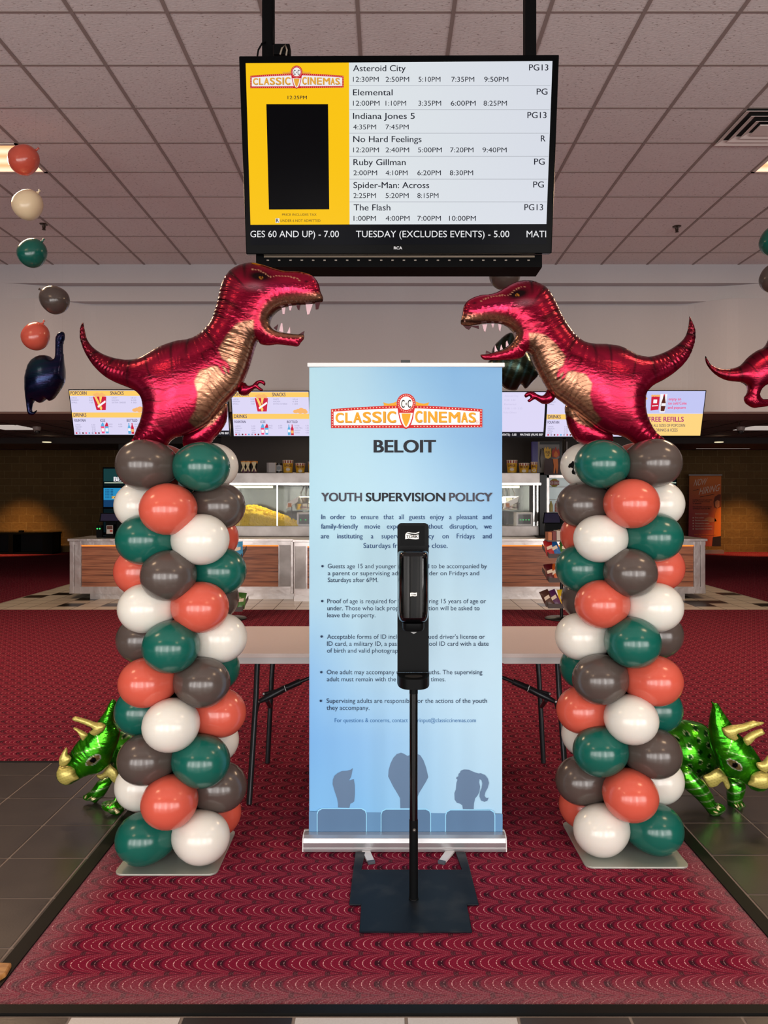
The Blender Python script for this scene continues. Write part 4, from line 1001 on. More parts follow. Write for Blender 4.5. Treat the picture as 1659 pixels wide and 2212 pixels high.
prof = [(3.345, .006), (3.343, .02), (3.347, .024), (3.345, .045), (3.353, .062), (3.37, .070), (3.395, .072), (3.395, .060), (3.41, .060), (3.41, .072), (3.44, .066), (3.455, .05), (3.458, .006)]
m = MB(); m.prism([(x0, y, z) for y, z in prof], (x1-x0, 0, 0), M_AL); part(m, 'base_cassette', e, bevel=.001)
m = MB(); m.prism([(x0-.004, y, z) for y, z in prof], (.004, 0, 0), M_WBAR); m.prism([(x1, y, z) for y, z in prof], (.004, 0, 0), M_WBAR); part(m, 'end_cap', e)
M_GRC = mat('grey_foot_cap', (70, 76, 84), .5)
for s, xa, xb in ((0, 783, 806), (1, 965, 952)):
    A, B = onfloor(788 if s == 0 else 976, 1838), onfloor(803 if s == 0 else 953, 1868)
    d = (B-A).normalized(); n = Vector((-d.y, d.x, 0)); w_ = .024; z = Vector((0, 0, .012))
    A2 = A-d*.09
    m = MB(); m.prism([A2+n*w_*.9+z*.8, B-d*.012+n*w_*.6+z, B-d*.012-n*w_*.6+z, A2-n*w_*.9+z*.8], (0, 0, -.009), M_WBAR); f = part(m, 'foot', e)
    m = MB(); m.prism([B-d*.014+n*w_*.66+z*1.1, B+n*w_*.62+z*1.05, B-n*w_*.62+z*1.05, B-d*.014-n*w_*.66+z*1.1], (0, 0, -.011), M_GRC); part(m, 'foot_cap', f)

# ================================================================ hand sanitizer stand
XS, YS = .1035, 2.946
M_BLK = nodemat('powder_coated_black', lambda t: (t.l.new(t.mix(t.ramp(t.noise(9, 6), [(.5, (0, 0, 0, 1)), (.75, (1, 1, 1, 1))]), lin((13, 19, 27)), lin((40, 42, 44))), t.b.inputs['Base Color'])), .42, spec=.12)
M_GBLK = mat('gloss_black_plastic', (6, 6, 7), .1, spec=.45); M_SBLK = mat('satin_black_plastic', (12, 13, 14), .42, spec=.07)
e = empty('sanitizer_stand', (XS, YS, 0), 'black hand sanitizer dispenser stand on flat steel base in front of the banner', 'hand sanitizer stand')
hw = .245; m = MB()
out = [(-.2, 2.725), (.2, 2.725), (.2, 2.905), (hw, 2.907), (hw*.985, 3.178), (hw*.97, 3.335), (hw-.05, 3.335), (hw-.038, 3.178), (-(hw-.038), 3.178), (-(hw-.05), 3.335), (-hw*.97, 3.335), (-hw*.985, 3.178), (-hw, 2.907), (-.2, 2.905)]
m.prism([(XS+x, y, .012) for x, y in out], (0, 0, -.007), M_BLK); part(m, 'base_plate', e, bevel=.003)
zj = P(0, 1770, YS).z; zt = P(0, 1475, YS).z
m = MB(); m.tube([(XS, YS, .012), (XS, YS, zj)], .0168, M_SBLK, 20); m.lathe([(.019, .011), (.019, .016), (.0168, .017)], M_SBLK, 20, org=(XS, YS, 0)); p_ = part(m, 'lower_pole', e)
m = MB(); bz = P(0, 1789, YS).z; m.lathe([(.0, .006), (.006, .005), (.007, 0)], mat('bolt_metal', (110, 108, 104), .35, .8), 10, org=(XS+.002, YS-.0168, bz), M=Matrix(((1, 0, 0), (0, 0, -1), (0, 1, 0)))); part(m, 'bolt', p_)
m = MB(); m.tube([(XS, YS, zj), (XS, YS, zt-.0)], .0158, M_GBLK, 20); m.tube([(XS, YS, zt-.04), (XS, YS, zt)], .0162, M_SBLK, 20); part(m, 'upper_pole', e)
x0, x1 = P(858.5, 0, YS).x, P(926, 0, YS).x; ztop, zlo = P(0, 1130, YS).z, P(0, 1452, YS).z
m = MB(); r = .016; pts = [(x0, YS, zlo), (x1, YS, zlo)]+[(x1-r+r*math.cos(PI/2*k/6), YS, ztop-r+r*math.sin(PI/2*k/6)) for k in range(7)]+[(x0+r+r*math.cos(PI/2+PI/2*k/6), YS, ztop-r+r*math.sin(PI/2+PI/2*k/6)) for k in range(7)]
m.prism([(x, y-.004, z) for x, y, z in pts], (0, .012, 0), M_SBLK); part(m, 'back_panel', e, bevel=.0015)
def smp(k): return ymap(YS, .0044+.0006*k)
def Cs(pts): return [(820+x/4.914, 1110+y/4.914) for x, y in pts]
m = MB(); m.pq(Cs([(218, 125), (478, 125), (478, 338), (218, 338)]), smp(1), mat('label_black', (10, 11, 12), .5, spec=.06)); part(m, 'label_panel', e, fix=False)
def tork(m, x0, y0, s, k):
    wv = [(0, 28), (25, 22), (70, 34), (110, 34), (140, 28), (143, 76), (110, 80), (70, 76), (35, 70), (0, 78)]
    m.pq([(x0+x*s, y0+y*s) for x, y in wv], smp(k+1), INK['white'])
    st = [(5, 14), (30, 4), (70, 10), (110, 12), (150, 0), (146, 12), (110, 22), (70, 18), (30, 14), (6, 24)]
    m.pq([(x0+x*s, y0+y*s) for x, y in st], smp(k+1), INK['white'])
    write(m, 'TORK', x0+9*s, x0+136*s, y0+66*s, 30*s, smp(k+2), INK['black'], .05)
m = MB(); tork(m, 820+272/4.914, 1110+190/4.914, 1/4.914, 1); part(m, 'logo', e, fix=False)
# dispenser: smoked cover over a darker body
zb0, zb1 = P(0, 1350, YS-.08).z, P(0, 1190, YS-.08).z; xa, xb = P(859.5, 0, YS-.085).x, P(927, 0, YS-.085).x; xc = (xa+xb)/2; hwd = (xb-xa)/2
def rbox(mb, xc, hw, y0, y1, z0, z1, m, prof, n=9):
    """front cover: horizontal section is a rounded D, vertical profile scales it"""
    rings = []
    sec = [(-1, 0)]+[(-math.cos(PI*k/16)**1*1.0 if k not in (0, 16) else (-1 if k == 0 else 1), 0) for k in ()]
    sec = []
    for k in range(25):
        a = PI+PI*k/24; c, s = math.cos(a), math.sin(a)
        sec.append((math.copysign(abs(c)**.42, c), -abs(s)**.55))
    for t, sc, sd in prof:
        z = z0+(z1-z0)*t; rings.append([(xc+x*hw*sc, y1+y*(y1-y0)*sd, z) for x, y in sec]+[(xc+hw*sc, y1, z), (xc-hw*sc, y1, z)])
    k = len(rings[0]); vs = [v for r_ in rings for v in r_]; fs = []
    for i in range(len(rings)-1):
        for j in range(k): fs.append((i*k+j, i*k+(j+1) % k, (i+1)*k+(j+1) % k, (i+1)*k+j))
    mb.add(vs, fs, m, True); mb.add(rings[0], [tuple(range(k))[::-1]], m); mb.add(rings[-1], [tuple(range(k))], m)
pf = [(0, .62, .5), (.02, .78, .66), (.06, .92, .84), (.12, .98, .95), (.2, 1, 1), (.9, 1, 1), (.95, .99, .97), (.98, .94, .9), (1, .8, .75)]
m = MB(); rbox(m, xc, hwd, YS-.115, YS-.004, zb0, zb1, M_GBLK, pf); d = part(m, 'dispenser_body', e)
# inner lit refill bottle seen through the dark window
M_WIN = nodemat('smoked_window', lambda t: (t.l.new(t.ramp(t.noise(30, 2, stretch=(1.6, .01, .04)), [(.42, lin((3, 3, 3))), (.55, lin((18, 16, 14))), (.62, lin((4, 4, 4))), (.7, lin((38, 35, 32)))]), t.b.inputs['Base Color'])), .12, spec=.12)
def dmap(k):
    def f(px, py):
        v = P(px, py, YS-.1155); u = (v.x-xc)/hwd; a = min(.999, abs(u)); ang = math.acos(a**(1/.42)); v.y = YS-.004-.111*abs(math.sin(ang))**.55-.0006*k; return v
    return f
m = MB(); N = 10
X0, X1, Y0, Y1 = 872, 912, 1202, 1335
for i in range(N):
    for j in range(10):
        a, b = X0+(X1-X0)*i/N, X0+(X1-X0)*(i+1)/N; c, d_ = Y0+(Y1-Y0)*j/10, Y0+(Y1-Y0)*(j+1)/10
        m.pq([(a, c), (b, c), (b, d_), (a, d_)], dmap(1), M_WIN)
part(m, 'viewing_window', d, fix=False)
m = MB(); s_ = 72/143/4.914; ox, oy = 820+324/4.914, 1110+833/4.914
wv = [(0, 12), (40, 6), (100, 12), (143, 4), (140, 78), (100, 84), (40, 78), (2, 86)]
m.pq([(ox+x*s_, oy+y*s_) for x, y in wv], dmap(3), INK['white']); write(m, 'TORK', ox+10*s_, ox+134*s_, oy+66*s_, 34*s_, dmap(4), INK['black'], .03); part(m, 'small_logo', d, fix=False)
m = MB(); za_, zb_ = P(0, 1363, YS-.08).z, P(0, 1351, YS-.08).z+.008
rbox(m, xc, hwd*.74, YS-.095, YS-.004, za_, zb_, M_SBLK, [(0, .93, .93), (.3, 1, 1), (1, 1, 1)]); n_ = part(m, 'nozzle_cover', e)
m = MB(); m.pq(Cs([(328, 1252), (394, 1252), (362, 1272)]), smp(3), mat('grey_arrow', (150, 150, 150), .5)); part(m, 'arrow_mark', e, fix=False)
# drip tray with an oval hole
za_, zb_ = P(0, 1452, YS-.03).z, P(0, 1462, YS-.1).z
m = MB(); tn = 28; hwt = (x1-x0)/2; xcn = (x0+x1)/2
oute = [(xcn+hwt*1.02*math.copysign(abs(math.cos(a))**.6, math.cos(a)), YS-.005-.115*abs(math.sin(a))**.8) for a in [PI*k/tn for k in range(tn+1)]]
inn = [(xcn+hwt*.55*math.cos(a), YS-.068-.024*math.sin(a)) for a in [2*PI*k/28 for k in range(28)]]
m.prism([(x, y, zlo) for x, y in oute], (0, 0, -.038), M_SBLK); t_ = part(m, 'drip_tray', e, bevel=.003)
m = MB(); m.prism([(x, y, zlo+.0012) for x, y in inn], (0, 0, -.001), mat('tray_hole', (3, 3, 3), .9)); part(m, 'tray_opening', t_)

# ================================================================ hanging show-times screen
YT, YBm = 3.50, 3.6645
tp = P(862, 120, YT); bt = P(862, 548, YBm)
dv = (tp-bt).normalized(); nrm = Vector((0, -dv.z, dv.y)).normalized()
if nrm.y > 0: nrm = -nrm
def tmp(k): return plane_map(tp, nrm, .0012*k)
tl, tr, br, bl = tmp(0)(516, 121), tmp(0)(1208, 118), tmp(0)(1192, 547), tmp(0)(531.5, 549)
e = empty('television', tuple((tl+tr)/2), 'large black framed screen of film show times hanging from the ceiling', 'television')
M_TVB = mat('tv_black_plastic', (7, 7, 8), .25, spec=.03); M_TVM = mat('tv_matt_black', (7, 7, 8), .6, spec=.05)
m = MB(); m.prism([tl, tr, br, bl], -nrm*.055, M_TVB); part(m, 'housing', e, bevel=.004)
def Zt(x, y): return (500+x/2.304, 90+y/2.304)
def ztq(m, pts, k, mt): m.pq([Zt(*p) for p in pts], tmp(k), mt)
S_Y = screen('yellow', (250, 196, 20)); S_W = screen('white', (222, 229, 230)); S_K = screen('blue_black', (6, 7, 14)); S_G = screen('grey_line', (176, 180, 188))
SD = screen('dark_text', (26, 28, 40)); SWT = screen('white_text', (235, 235, 238)); SBK = screen('black_box', (5, 4, 7))
def _sw(t):
    x, y, z = t.xyz(t.coord())
    f = t.m('ADD', .5, t.m('MULTIPLY', x, .55)); t.b.inputs['Emission Strength'].default_value = SCR
    t.l.new(t.mix(f, lin((226, 234, 232)), lin((212, 216, 228))), t.b.inputs['Emission Color']); t.b.inputs['Base Color'].default_value = (.01, .01, .01, 1)
S_W = nodemat('lit_white_panel', _sw, .25, spec=.08)
m = MB(); ztq(m, [(71, 106), (1597, 96), (1567, 1008), (95, 1012)], 1, S_K)
ztq(m, [(71, 108), (585, 105), (588, 910), (95, 912)], 2, S_Y); ztq(m, [(585, 105), (1597, 97), (1567, 908), (588, 910)], 2, S_W)
ztq(m, [(174, 312), (481, 312), (487, 835), (187, 836)], 3, SBK)
ztq(m, [(220, 880), (239, 880), (239, 902), (220, 902)], 3, SWT)
for y in (220, 339.5, 457, 571.5, 685, 798): ztq(m, [(588, y-1.3), (1590-(y-100)*.03, y-1.3), (1590-(y-100)*.03, y+1.3), (588, y+1.3)], 3, S_G)
def zt(s, x0, x1, b, cap, mt, bold=.0, k=4):
    a = Zt(x0, b); c = Zt(x1, b); write(m, s, a[0], c[0], a[1], cap/2.304, tmp(k), mt, bold)
for s, x0, x1, b in (('Asteroid City', 605, 867, 149), ('Elemental', 605, 802, 269), ('Indiana Jones 5', 605, 912, 386), ('No Hard Feelings', 606, 946, 501), ('Ruby Gillman', 607, 867, 616), ('Spider-Man: Across', 607, 984, 730), ('The Flash', 608, 791, 841)):
    zt(s, x0, x1, b, 30, SD, .012)
for s, x0, x1, b in (('PG13', 1480, 1576, 145), ('PG', 1518, 1572, 265), ('PG13', 1472, 1567, 382), ('R', 1539, 1562, 498), ('PG', 1505, 1558, 613), ('PG', 1501, 1554, 727), ('PG13', 1457, 1550, 840)):
    zt(s, x0, x1, b, 30, SD, .012)
for b, r in ((201, (('12:30PM', 605, 733), ('2:50PM', 767, 884), ('5:10PM', 931, 1040), ('7:35PM', 1094, 1208), ('9:50PM', 1257, 1377))),
             (320, (('12:00PM', 605, 737), ('1:10PM', 767, 869), ('3:35PM', 930, 1043), ('6:00PM', 1091, 1215), ('8:25PM', 1254, 1370))),
             (438, (('4:35PM', 606, 720), ('7:45PM', 767, 882))),
             (552, (('12:20PM', 606, 734), ('2:40PM', 767, 884), ('5:00PM', 928, 1047), ('7:20PM', 1088, 1204), ('9:40PM', 1249, 1369))),
             (666, (('2:00PM', 607, 725), ('4:10PM', 767, 876), ('6:20PM', 925, 1042), ('8:30PM', 1086, 1202))),
             (779, (('2:25PM', 607, 719), ('5:20PM', 767, 882), ('8:15PM', 925, 1030))),
             (892, (('1:00PM', 608, 719), ('4:00PM', 767, 886), ('7:00PM', 925, 1042), ('10:00PM', 1083, 1216)))):
    for s, x0, x1 in r: zt(s, x0, x1, b, 24, SD, 0)
zt('12:25PM', 280, 376, 288, 17, SD, .015); zt('PRICE INCLUDES TAX', 253, 424, 867, 11, SD, .005); zt('UNDER 6 NOT ADMITTED', 244, 443, 898, 12, SD, .005); zt('R', 223, 237, 900, 18, SD, .03, 5)
zt('GES 60 AND UP) - 7.00', 95, 535, 974, 32, SWT, 0); zt('TUESDAY (EXCLUDES EVENTS) - 5.00', 620, 1382, 974, 32, SWT, 0); zt('MATI', 1468, 1565, 974, 32, SWT, 0)
LMT = {'red': screen('red', (200, 30, 44)), 'white': screen('cream', (240, 236, 236)), 'gold': screen('gold', (232, 168, 60)), 'black': SD, 'dot': screen('bulb', (250, 210, 190)), 'brown': screen('brown', (110, 60, 40))}
def tmpl(px, py, k): return tmp(3+k*.25)(px, py)
# logo spans x 94..559, y 122..236 of the zoom
sx = (559-94)/(1413-235)/2.304; sy = (236-122)/(565-292)/2.304
ox, oy = Zt(94, 122); logo(m, ox-235*sx, oy-292*sy, sx, sy, tmpl, 0, LMT); scr = part(m, 'screen', e, fix=False)
m = MB(); a = Zt(808, 1034); c = Zt(850, 1034); write(m, 'RCA', a[0], c[0], a[1], 14/2.304, tmp(2), mat('silver_badge', (200, 200, 204), .3), .04); part(m, 'maker_badge', e, fix=False)
# bracket below and ceiling poles
m = MB(); c = [P(553, 550, 3.72), P(1171, 550, 3.72), P(1171, 577, 3.72), P(553, 577, 3.72)]; m.prism(c, (0, .16, 0), M_TVM)
m.prism([P(570, 552, 3.715), P(1155, 552, 3.715), P(1155, 556, 3.715), P(570, 556, 3.715)], (0, .01, 0), mat('vent_slot_rail', (120, 106, 92), .5, .5))
for k in range(24):
    x = 576+k*24.5; m.prism([P(x, 561, 3.712), P(x+5, 561, 3.712), P(x+5, 563, 3.712), P(x, 563, 3.712)], (0, .006, 0), mat('slot_glint', (150, 140, 130), .4))
part(m, 'lower_bracket', e)
for pxa in (580, 1144):
    p = P(pxa, 100, 3.66); m = MB(); m.box(p.x-.026, p.x+.026, 3.63, 3.69, 3.2, CEIL, M_TVM); part(m, 'ceiling_pole', e)
m = MB(); m.box(P(592, 0, 3.6).x, P(627, 0, 3.6).x, 3.58, 3.64, P(0, 122, 3.6).z, P(0, 99, 3.6).z, M_TVM); part(m, 'media_box', e, bevel=.004)
m = MB(); m.tube([P(605, 118, 3.57), P(609, 104, 3.565), P(616, 97, 3.57), P(620, 108, 3.565), P(618, 120, 3.57)], .004, mat('grey_cable', (130, 118, 104), .5), 8)
m.tube([P(556, 121, 3.57), P(558, 108, 3.57), P(566, 94, 3.6), P(575, 90, 3.64)], .004, M_TVM, 8); m.tube([P(590, 0, 3.62), P(591, 40, 3.62), P(588, 70, 3.62), P(590, 95, 3.62)], .004, M_TVM, 8); part(m, 'cable', e)

# ================================================================ folding table
e = empty('folding_table', (.11, 4.4, 0), 'white plastic folding table behind the blue banner', 'table')
M_TBL = nodemat('blow_moulded_plastic', lambda t: (t.l.new(t.mix(t.noise(120, 3), lin((236, 218, 212)), lin((242, 226, 220))), t.b.inputs['Base Color'])), .45)
M_TBE = mat('table_edge_plastic', (226, 222, 222), .4); M_LEG = mat('grey_steel_tube', (44, 46, 50), .35, .3)
m = MB(); m.prism(rrect(-.925, 1.15, 3.985, 4.82, .07, .737, 8), (0, 0, -.022), M_TBL); part(m, 'table_top', e, bevel=.005)
m = MB()
for z0, z1, ins in ((.682, .714, .008),):
    for (a, b) in ((-.915, -.33), (.55, 1.14)):
        m.prism([(a, 3.993, z1), (b, 3.993, z1), (b-.06, 3.993, z0), (a+.0, 3.993, z0)] if a < 0 else [(a, 3.993, z1), (b, 3.993, z1), (b, 3.993, z0), (a+.06, 3.993, z0)], (0, .02, 0), M_TBE)
m.box(-.914, 1.139, 3.9965, 4.0115, .697, .7135, M_TBE); m.box(-.915, -.9, 4.0, 4.81, .69, .714, M_TBE); m.box(1.13, 1.145, 4.0, 4.81, .69, .714, M_TBE); m.box(-.9, 1.13, 4.79, 4.81, .69, .714, M_TBE); part(m, 'apron', e)
m = MB(); m.box(-.35, .57, 4.03, 4.06, .685, .712, M_LEG); m.box(-.35, .57, 4.74, 4.77, .685, .712, M_LEG); part(m, 'side_rail', e)
for s, lx in ((1, -.69), (-1, .91)):
    for y0, yt in ((3.87, 4.07), (4.47, 4.66)):
        pts = [(lx, y0, .004), (lx, y0+.03, .25), (lx+s*.0, yt-.02, .60), (lx, yt, .70)]
        if y0 < 4: pts = [(lx, 3.87, .004), (lx+.012*s, 4.0, .5), (lx+.012*s, 4.05, .70)]
        else: pts = [(lx, 4.47, .004), (lx+.02*s, 4.50, .5), (lx+.03*s, 4.52, .70)]
        m = MB(); m.tube(pts, .0145, M_LEG, 14); part(m, 'leg', e)
    # folding brace
    YQ = 4.2
    def bx(px, py, Y=YQ):
        v = P(px, py, Y)
        if s < 0: v.x = .11*2-v.x
        return v
    m = MB(); m.tube([bx(547, 1566, 3.98), bx(552, 1545, 4.05), bx(559, 1516, 4.15)], .0095, M_LEG, 8)
    m.tube([bx(559, 1516, 4.15), bx(590, 1500), bx(622, 1484)], [.012, .02, .018], M_LEG, 8); m.tube([bx(570, 1500), bx(610, 1490)], .012, M_LEG, 8)
    m.tube([bx(576, 1512, 4.25), bx(583, 1526, 4.4)], .012, M_LEG, 8)
    m.tube([bx(618, 1486), bx(650, 1472)], .017, M_LEG, 8); m.tube([bx(648, 1473), bx(700, 1452), bx(735, 1412, 4.2)], .010, M_LEG, 8); br_ = part(m, 'brace', e)
    m = MB(); m.tube([bx(614, 1481, 4.175), bx(618, 1493, 4.175)], .004, mat('chrome', (200, 200, 200), .2, .9), 8)
    m.sphere(bx(558, 1516, 4.135), .009, mat('chrome', (200, 200, 200), .2, .9), 10, 6); m.sphere(bx(570, 1499, 4.18), .009, mat('chrome'), 10, 6); part(m, 'rivet', br_)

# bit of varnished wood at the left edge of the tile
m = MB(); a = onfloor(-60, 2076, .02); b = onfloor(26, 2078, .02); c = onfloor(14, 2100, .02); d_ = onfloor(-10, 2116, .02); f_ = onfloor(-60, 2120, .02)
M_WD = nodemat('varnished_wood', lambda t: (t.l.new(t.ramp(t.noise(12, 4, stretch=(1, 6, 1)), [(.35, lin((150, 96, 44))), (.65, lin((200, 146, 84)))]), t.b.inputs['Base Color'])), .3)
m.prism([a, b, c, d_, f_], (0, 0, -.019), M_WD); o = m.build('wooden_wedge', origin=tuple(c-Vector((0, 0, .02))), bevel=.006); tag(o, 'small piece of varnished light brown wood on the dark tile at the lower left edge', 'piece of wood')
# ================================================================ concession counters
M_SS = nodemat('brushed_steel', lambda t: (t.l.new(t.mix(t.noise(3, 4), lin((226, 218, 214)), lin((186, 178, 176))), t.b.inputs['Base Color']), t.bump(t.noise(5, 3), .35, .02)), .32, .8)
M_SSW = nodemat('wavy_steel', lambda t: (t.l.new(t.mix(t.noise(5, 4), lin((168, 160, 155)), lin((112, 105, 102))), t.b.inputs['Base Color']), t.bump(t.noise(2.0, 1), .5, .04)), .34, .75)
def _walnut(t):
    g = t.noise(3.2, 7, stretch=(.5, 1, 13)); t.l.new(t.ramp(g, [(.28, lin((84, 46, 32))), (.45, lin((150, 90, 62))), (.58, lin((182, 118, 84))), (.75, lin((110, 64, 46)))]), t.b.inputs['Base Color'])
M_WAL = nodemat('walnut_laminate', _walnut, .4)
M_LED = mat('amber_led_strip', (230, 140, 60), .5, emit=(255, 128, 36), es=1.0)
def X(px, Y): return (px-CX)*Y/F
def Z(py, Y): return H-(py-CY)*Y/F
def counter(pl, pr, Y, label, panels, posts=(), depth=.9):
    xl, xr = X(pl, Y), X(pr, Y)
    e = empty('concession_counter', ((xl+xr)/2, Y+depth/2, 0), label, 'counter', 'concession counters')
    m = MB(); m.box(xl-.02, xr+.02, Y-.03, Y+depth, .875, .912, M_SS); part(m, 'countertop', e, bevel=.004)
    m = MB(); m.box(xl, xr, Y+.02, Y+depth, .085, .875, M_SS); m.box(xl, xr, Y, Y+.03, .815, .875, M_SS); m.box(xl, xr, Y-.006, Y+.03, .085, .19, M_SS); part(m, 'body', e)
    m = MB(); m.box(xl+.3 if pl < 400 else xl, xr-.3 if pr > 1400 else xr, Y+.03, Y+depth, 0, .085, M_SS); part(m, 'plinth', e)
    for a, b in posts:
        m = MB(); m.box(X(a, Y), X(b, Y), Y-.012, Y+.03, .085, .875, M_SS); part(m, 'post', e, bevel=.004)
    for a, b, kind in panels:
        m = MB(); m.box(X(a, Y), X(b, Y), Y+.004, Y+.03, .19 if kind == 'w' else .085, .815 if kind == 'w' else .875, M_WAL if kind == 'w' else M_SSW); part(m, 'wood_panel' if kind == 'w' else 'steel_panel', e)
        if kind == 'w': m = MB(); m.box(X(a, Y), X(b, Y), Y+.0, Y+.02, .797, .815, M_LED); part(m, 'light_strip', e)
    return e
counter(150, 634, 11.6, 'steel and walnut concession counter section behind the left balloon column', [(176, 601, 'w'), (603, 628, 's')], [(151, 160), (161, 175), (628, 634)])
counter(634.5, 1036, 11.34, 'protruding middle counter section with wavy steel end, left edge visible beside banner', [(637, 660, 's'), (664, 1000, 'w'), (1004, 1034, 's')], [(634.5, 637)])
counter(1037, 1524, 11.6, 'steel and walnut concession counter section right of the blue banner', [(1050, 1498, 'w')], [(1499, 1512), (1513, 1523)])

# ================================================================ popcorn machines
M_GLS = mat('clear_glass', (235, 240, 240), .03, alpha=.07); M_DK = mat('machine_dark', (24, 22, 22), .4)
M_POP = nodemat('popcorn', lambda t: (t.l.new(t.mix(t.noise(26, 3), lin((255, 228, 50)), lin((240, 196, 20))), t.b.inputs['Base Color']), t.bump(t.noise(34, 4), .5, .02)), .8)
M_TUBE = mat('lamp_tube', (250, 250, 220), .4, emit=(252, 250, 214), es=1.3)
M_CHR = mat('polished_steel', (214, 210, 205), .12, .95); M_WHT = mat('white_enamel_panel', (222, 218, 214), .35)
YM = 12.25
def popper(pl, pr, kx, label, heap, name='popcorn_machine'):
    Y = YM; xl, xr = X(pl, Y), X(pr, Y); D = .8
    e = empty(name, ((xl+xr)/2, Y+D/2, .912), label, 'popcorn machine', 'popcorn machines')
    z0, z1, z2, z3 = .912, Z(1136, Y), Z(1048, Y), Z(1021, Y)
    m = MB(); m.box(xl, xr, Y, Y+D, z0, z1, M_SSW); part(m, 'base_cabinet', e, bevel=.006)
    m = MB(); m.box(xl-.02, xr+.02, Y-.01, Y+D, z2+.03, z3, M_SSW); part(m, 'canopy', e, bevel=.008)
    m = MB(); m.box(xl-.03, xr+.03, Y-.03, Y+.03, z2, z2+.035, M_CHR); part(m, 'front_rim', e)
    m = MB(); m.box(xl+.01, xr-.01, Y+D-.03, Y+D, z1, z2, mat('tinted_back_glass', (70, 74, 66), .12, .5)); part(m, 'back_panel', e)
    for x in (xl, xr-.03, X(597.5, Y) if kx < 835 else X(1120 if False else 1152, Y)):
        m = MB(); m.box(x, x+.02, Y, Y+.02, z1, z2, M_CHR); part(m, 'corner_post', e)
    m = MB(); m.box(xl+.02, xr-.02, Y+.004, Y+.008, z1, z2, M_GLS); part(m, 'glass_front', e)
    m = MB(); m.box(xl+.1, X(588, Y) if kx < 835 else xr-.3, Y+.04, Y+.09, z2-.045, z2-.01, M_TUBE); part(m, 'lamp', e)
    area('machine_fill', ((xl+xr)/2, Y+.3, z2-.06), (xr-xl)*.8, .3, 9, (255, 244, 214))  # fill light added inside the machine to brighten the popcorn
    kxx = X(kx, Y); zk = Z(1102, Y); w = .15; yk = Y+.35
    m = MB(); m.lathe([(0, 0), (w, .0), (w*1.02, .03), (w*1.02, .09), (w*1.06, .095), (w*1.06, .105), (w, .11), (w, .2), (w*.9, .215), (0, .225)], M_CHR, 28, org=(kxx, yk, zk)); k_ = part(m, 'kettle', e)
    s = 1 if kx < 835 else -1
    m = MB()
    for q in range(10):
        a = 2*PI*q/10; m.tube([(kxx+w*1.1*math.cos(a), yk+w*1.1*math.sin(a), zk+.02), (kxx+w*1.1*math.cos(a), yk+w*1.1*math.sin(a), zk+.10)], .004, M_DK, 5)
    m.lathe([(w*1.08, .10), (w*1.12, .10), (w*1.12, .11), (w*1.08, .11)], M_DK, 24, org=(kxx, yk, zk)); part(m, 'kettle_cage', k_)
    m = MB(); x1 = kxx-s*.03 if s > 0 else kxx+.1
    hx = X(615, Y) if s > 0 else X(1092, Y); hx2 = X(640, Y) if s > 0 else X(1122, Y)
    m.prism([(hx, Y+.16, Z(1099, Y)), (hx2, Y+.16, Z(1085, Y)), (hx2+.02, Y+.16, Z(1072, Y)), (hx+.02, Y+.16, Z(1086, Y))], (0, .12, 0), M_WHT); part(m, 'kettle_arm', e)
    m = MB(); sx0 = hx+.03; m.box(sx0, sx0+.06, Y+.155, Y+.16, Z(1096, Y), Z(1087, Y), mat('amber_sticker', (188, 110, 50), .5)); part(m, 'warning_sticker', e)
    m = MB()
    for dx in (-.06, 0, .07): m.tube([(kxx+dx, yk, zk+.2), (kxx+dx*1.4, yk+.05, zk+.27), (kxx+dx*.5, yk+.1, z2)], .012, M_DK, 7)
    part(m, 'cables', e)
    # control box
    c0, c1 = (X(641, Y), X(690, Y)) if s > 0 else (X(1116, Y), X(1151, Y))
    m = MB(); m.box(c0, c1, Y+.02, Y+.3, z1, Z(1107, Y), M_WHT); cb = part(m, 'control_box', e)
    m = MB(); m.box(c0+.03, c1-.03, Y+.012, Y+.02, z1+.03, Z(1111, Y), M_DK); part(m, 'control_panel', cb)
    m = MB()
    for q in range(4): m.sphere((c0+.06+q*(c1-c0-.12)/3, Y+.01, Z(1123, Y)), .009, mat('green_led', (60, 200, 90), .4, emit=(70, 230, 120), es=1.0), 8, 5)
    part(m, 'indicator_lights', cb)
    m = MB(); fx = X(625, Y) if s > 0 else X(1096, Y); m.box(fx-.01, fx+.01, Y+.3, Y+.32, z1, zk+.05, M_DK); m.box(fx-.12, fx+.12, Y+.62, Y+.64, z1, Z(1105, Y), M_DK); part(m, 'kettle_bracket', e)
    if heap:
        rr = random.Random(2); m = MB(); N = 60
        def hz(u): return z1+.31*min(1, max(0, (1-u)/.62))**.8*(.8+.2*min(1, (u+.2)*2))
        x0, x1_ = xl+.03, X(641, Y); rows = 9; vs = []
        for j in range(rows):
            for i in range(N+1):
                u = i/N; h = (hz(u)-z1)*(math.sin(PI*(.15+.7*j/(rows-1))))**.6; vs.append((x0+(x1_-x0)*u, Y+.03+.7*j/(rows-1), z1+h-.012))
        m.add(vs, [(j*(N+1)+i, j*(N+1)+i+1, (j+1)*(N+1)+i+1, (j+1)*(N+1)+i) for j in range(rows-1) for i in range(N)], M_POP, True)
        m.add([(x0, Y+.03, z1)]+[(x0+(x1_-x0)*i/N, Y+.03, vs[i][2]) for i in range(N+1)]+[(x1_, Y+.03, z1)], [tuple(range(N+3))], M_POP)
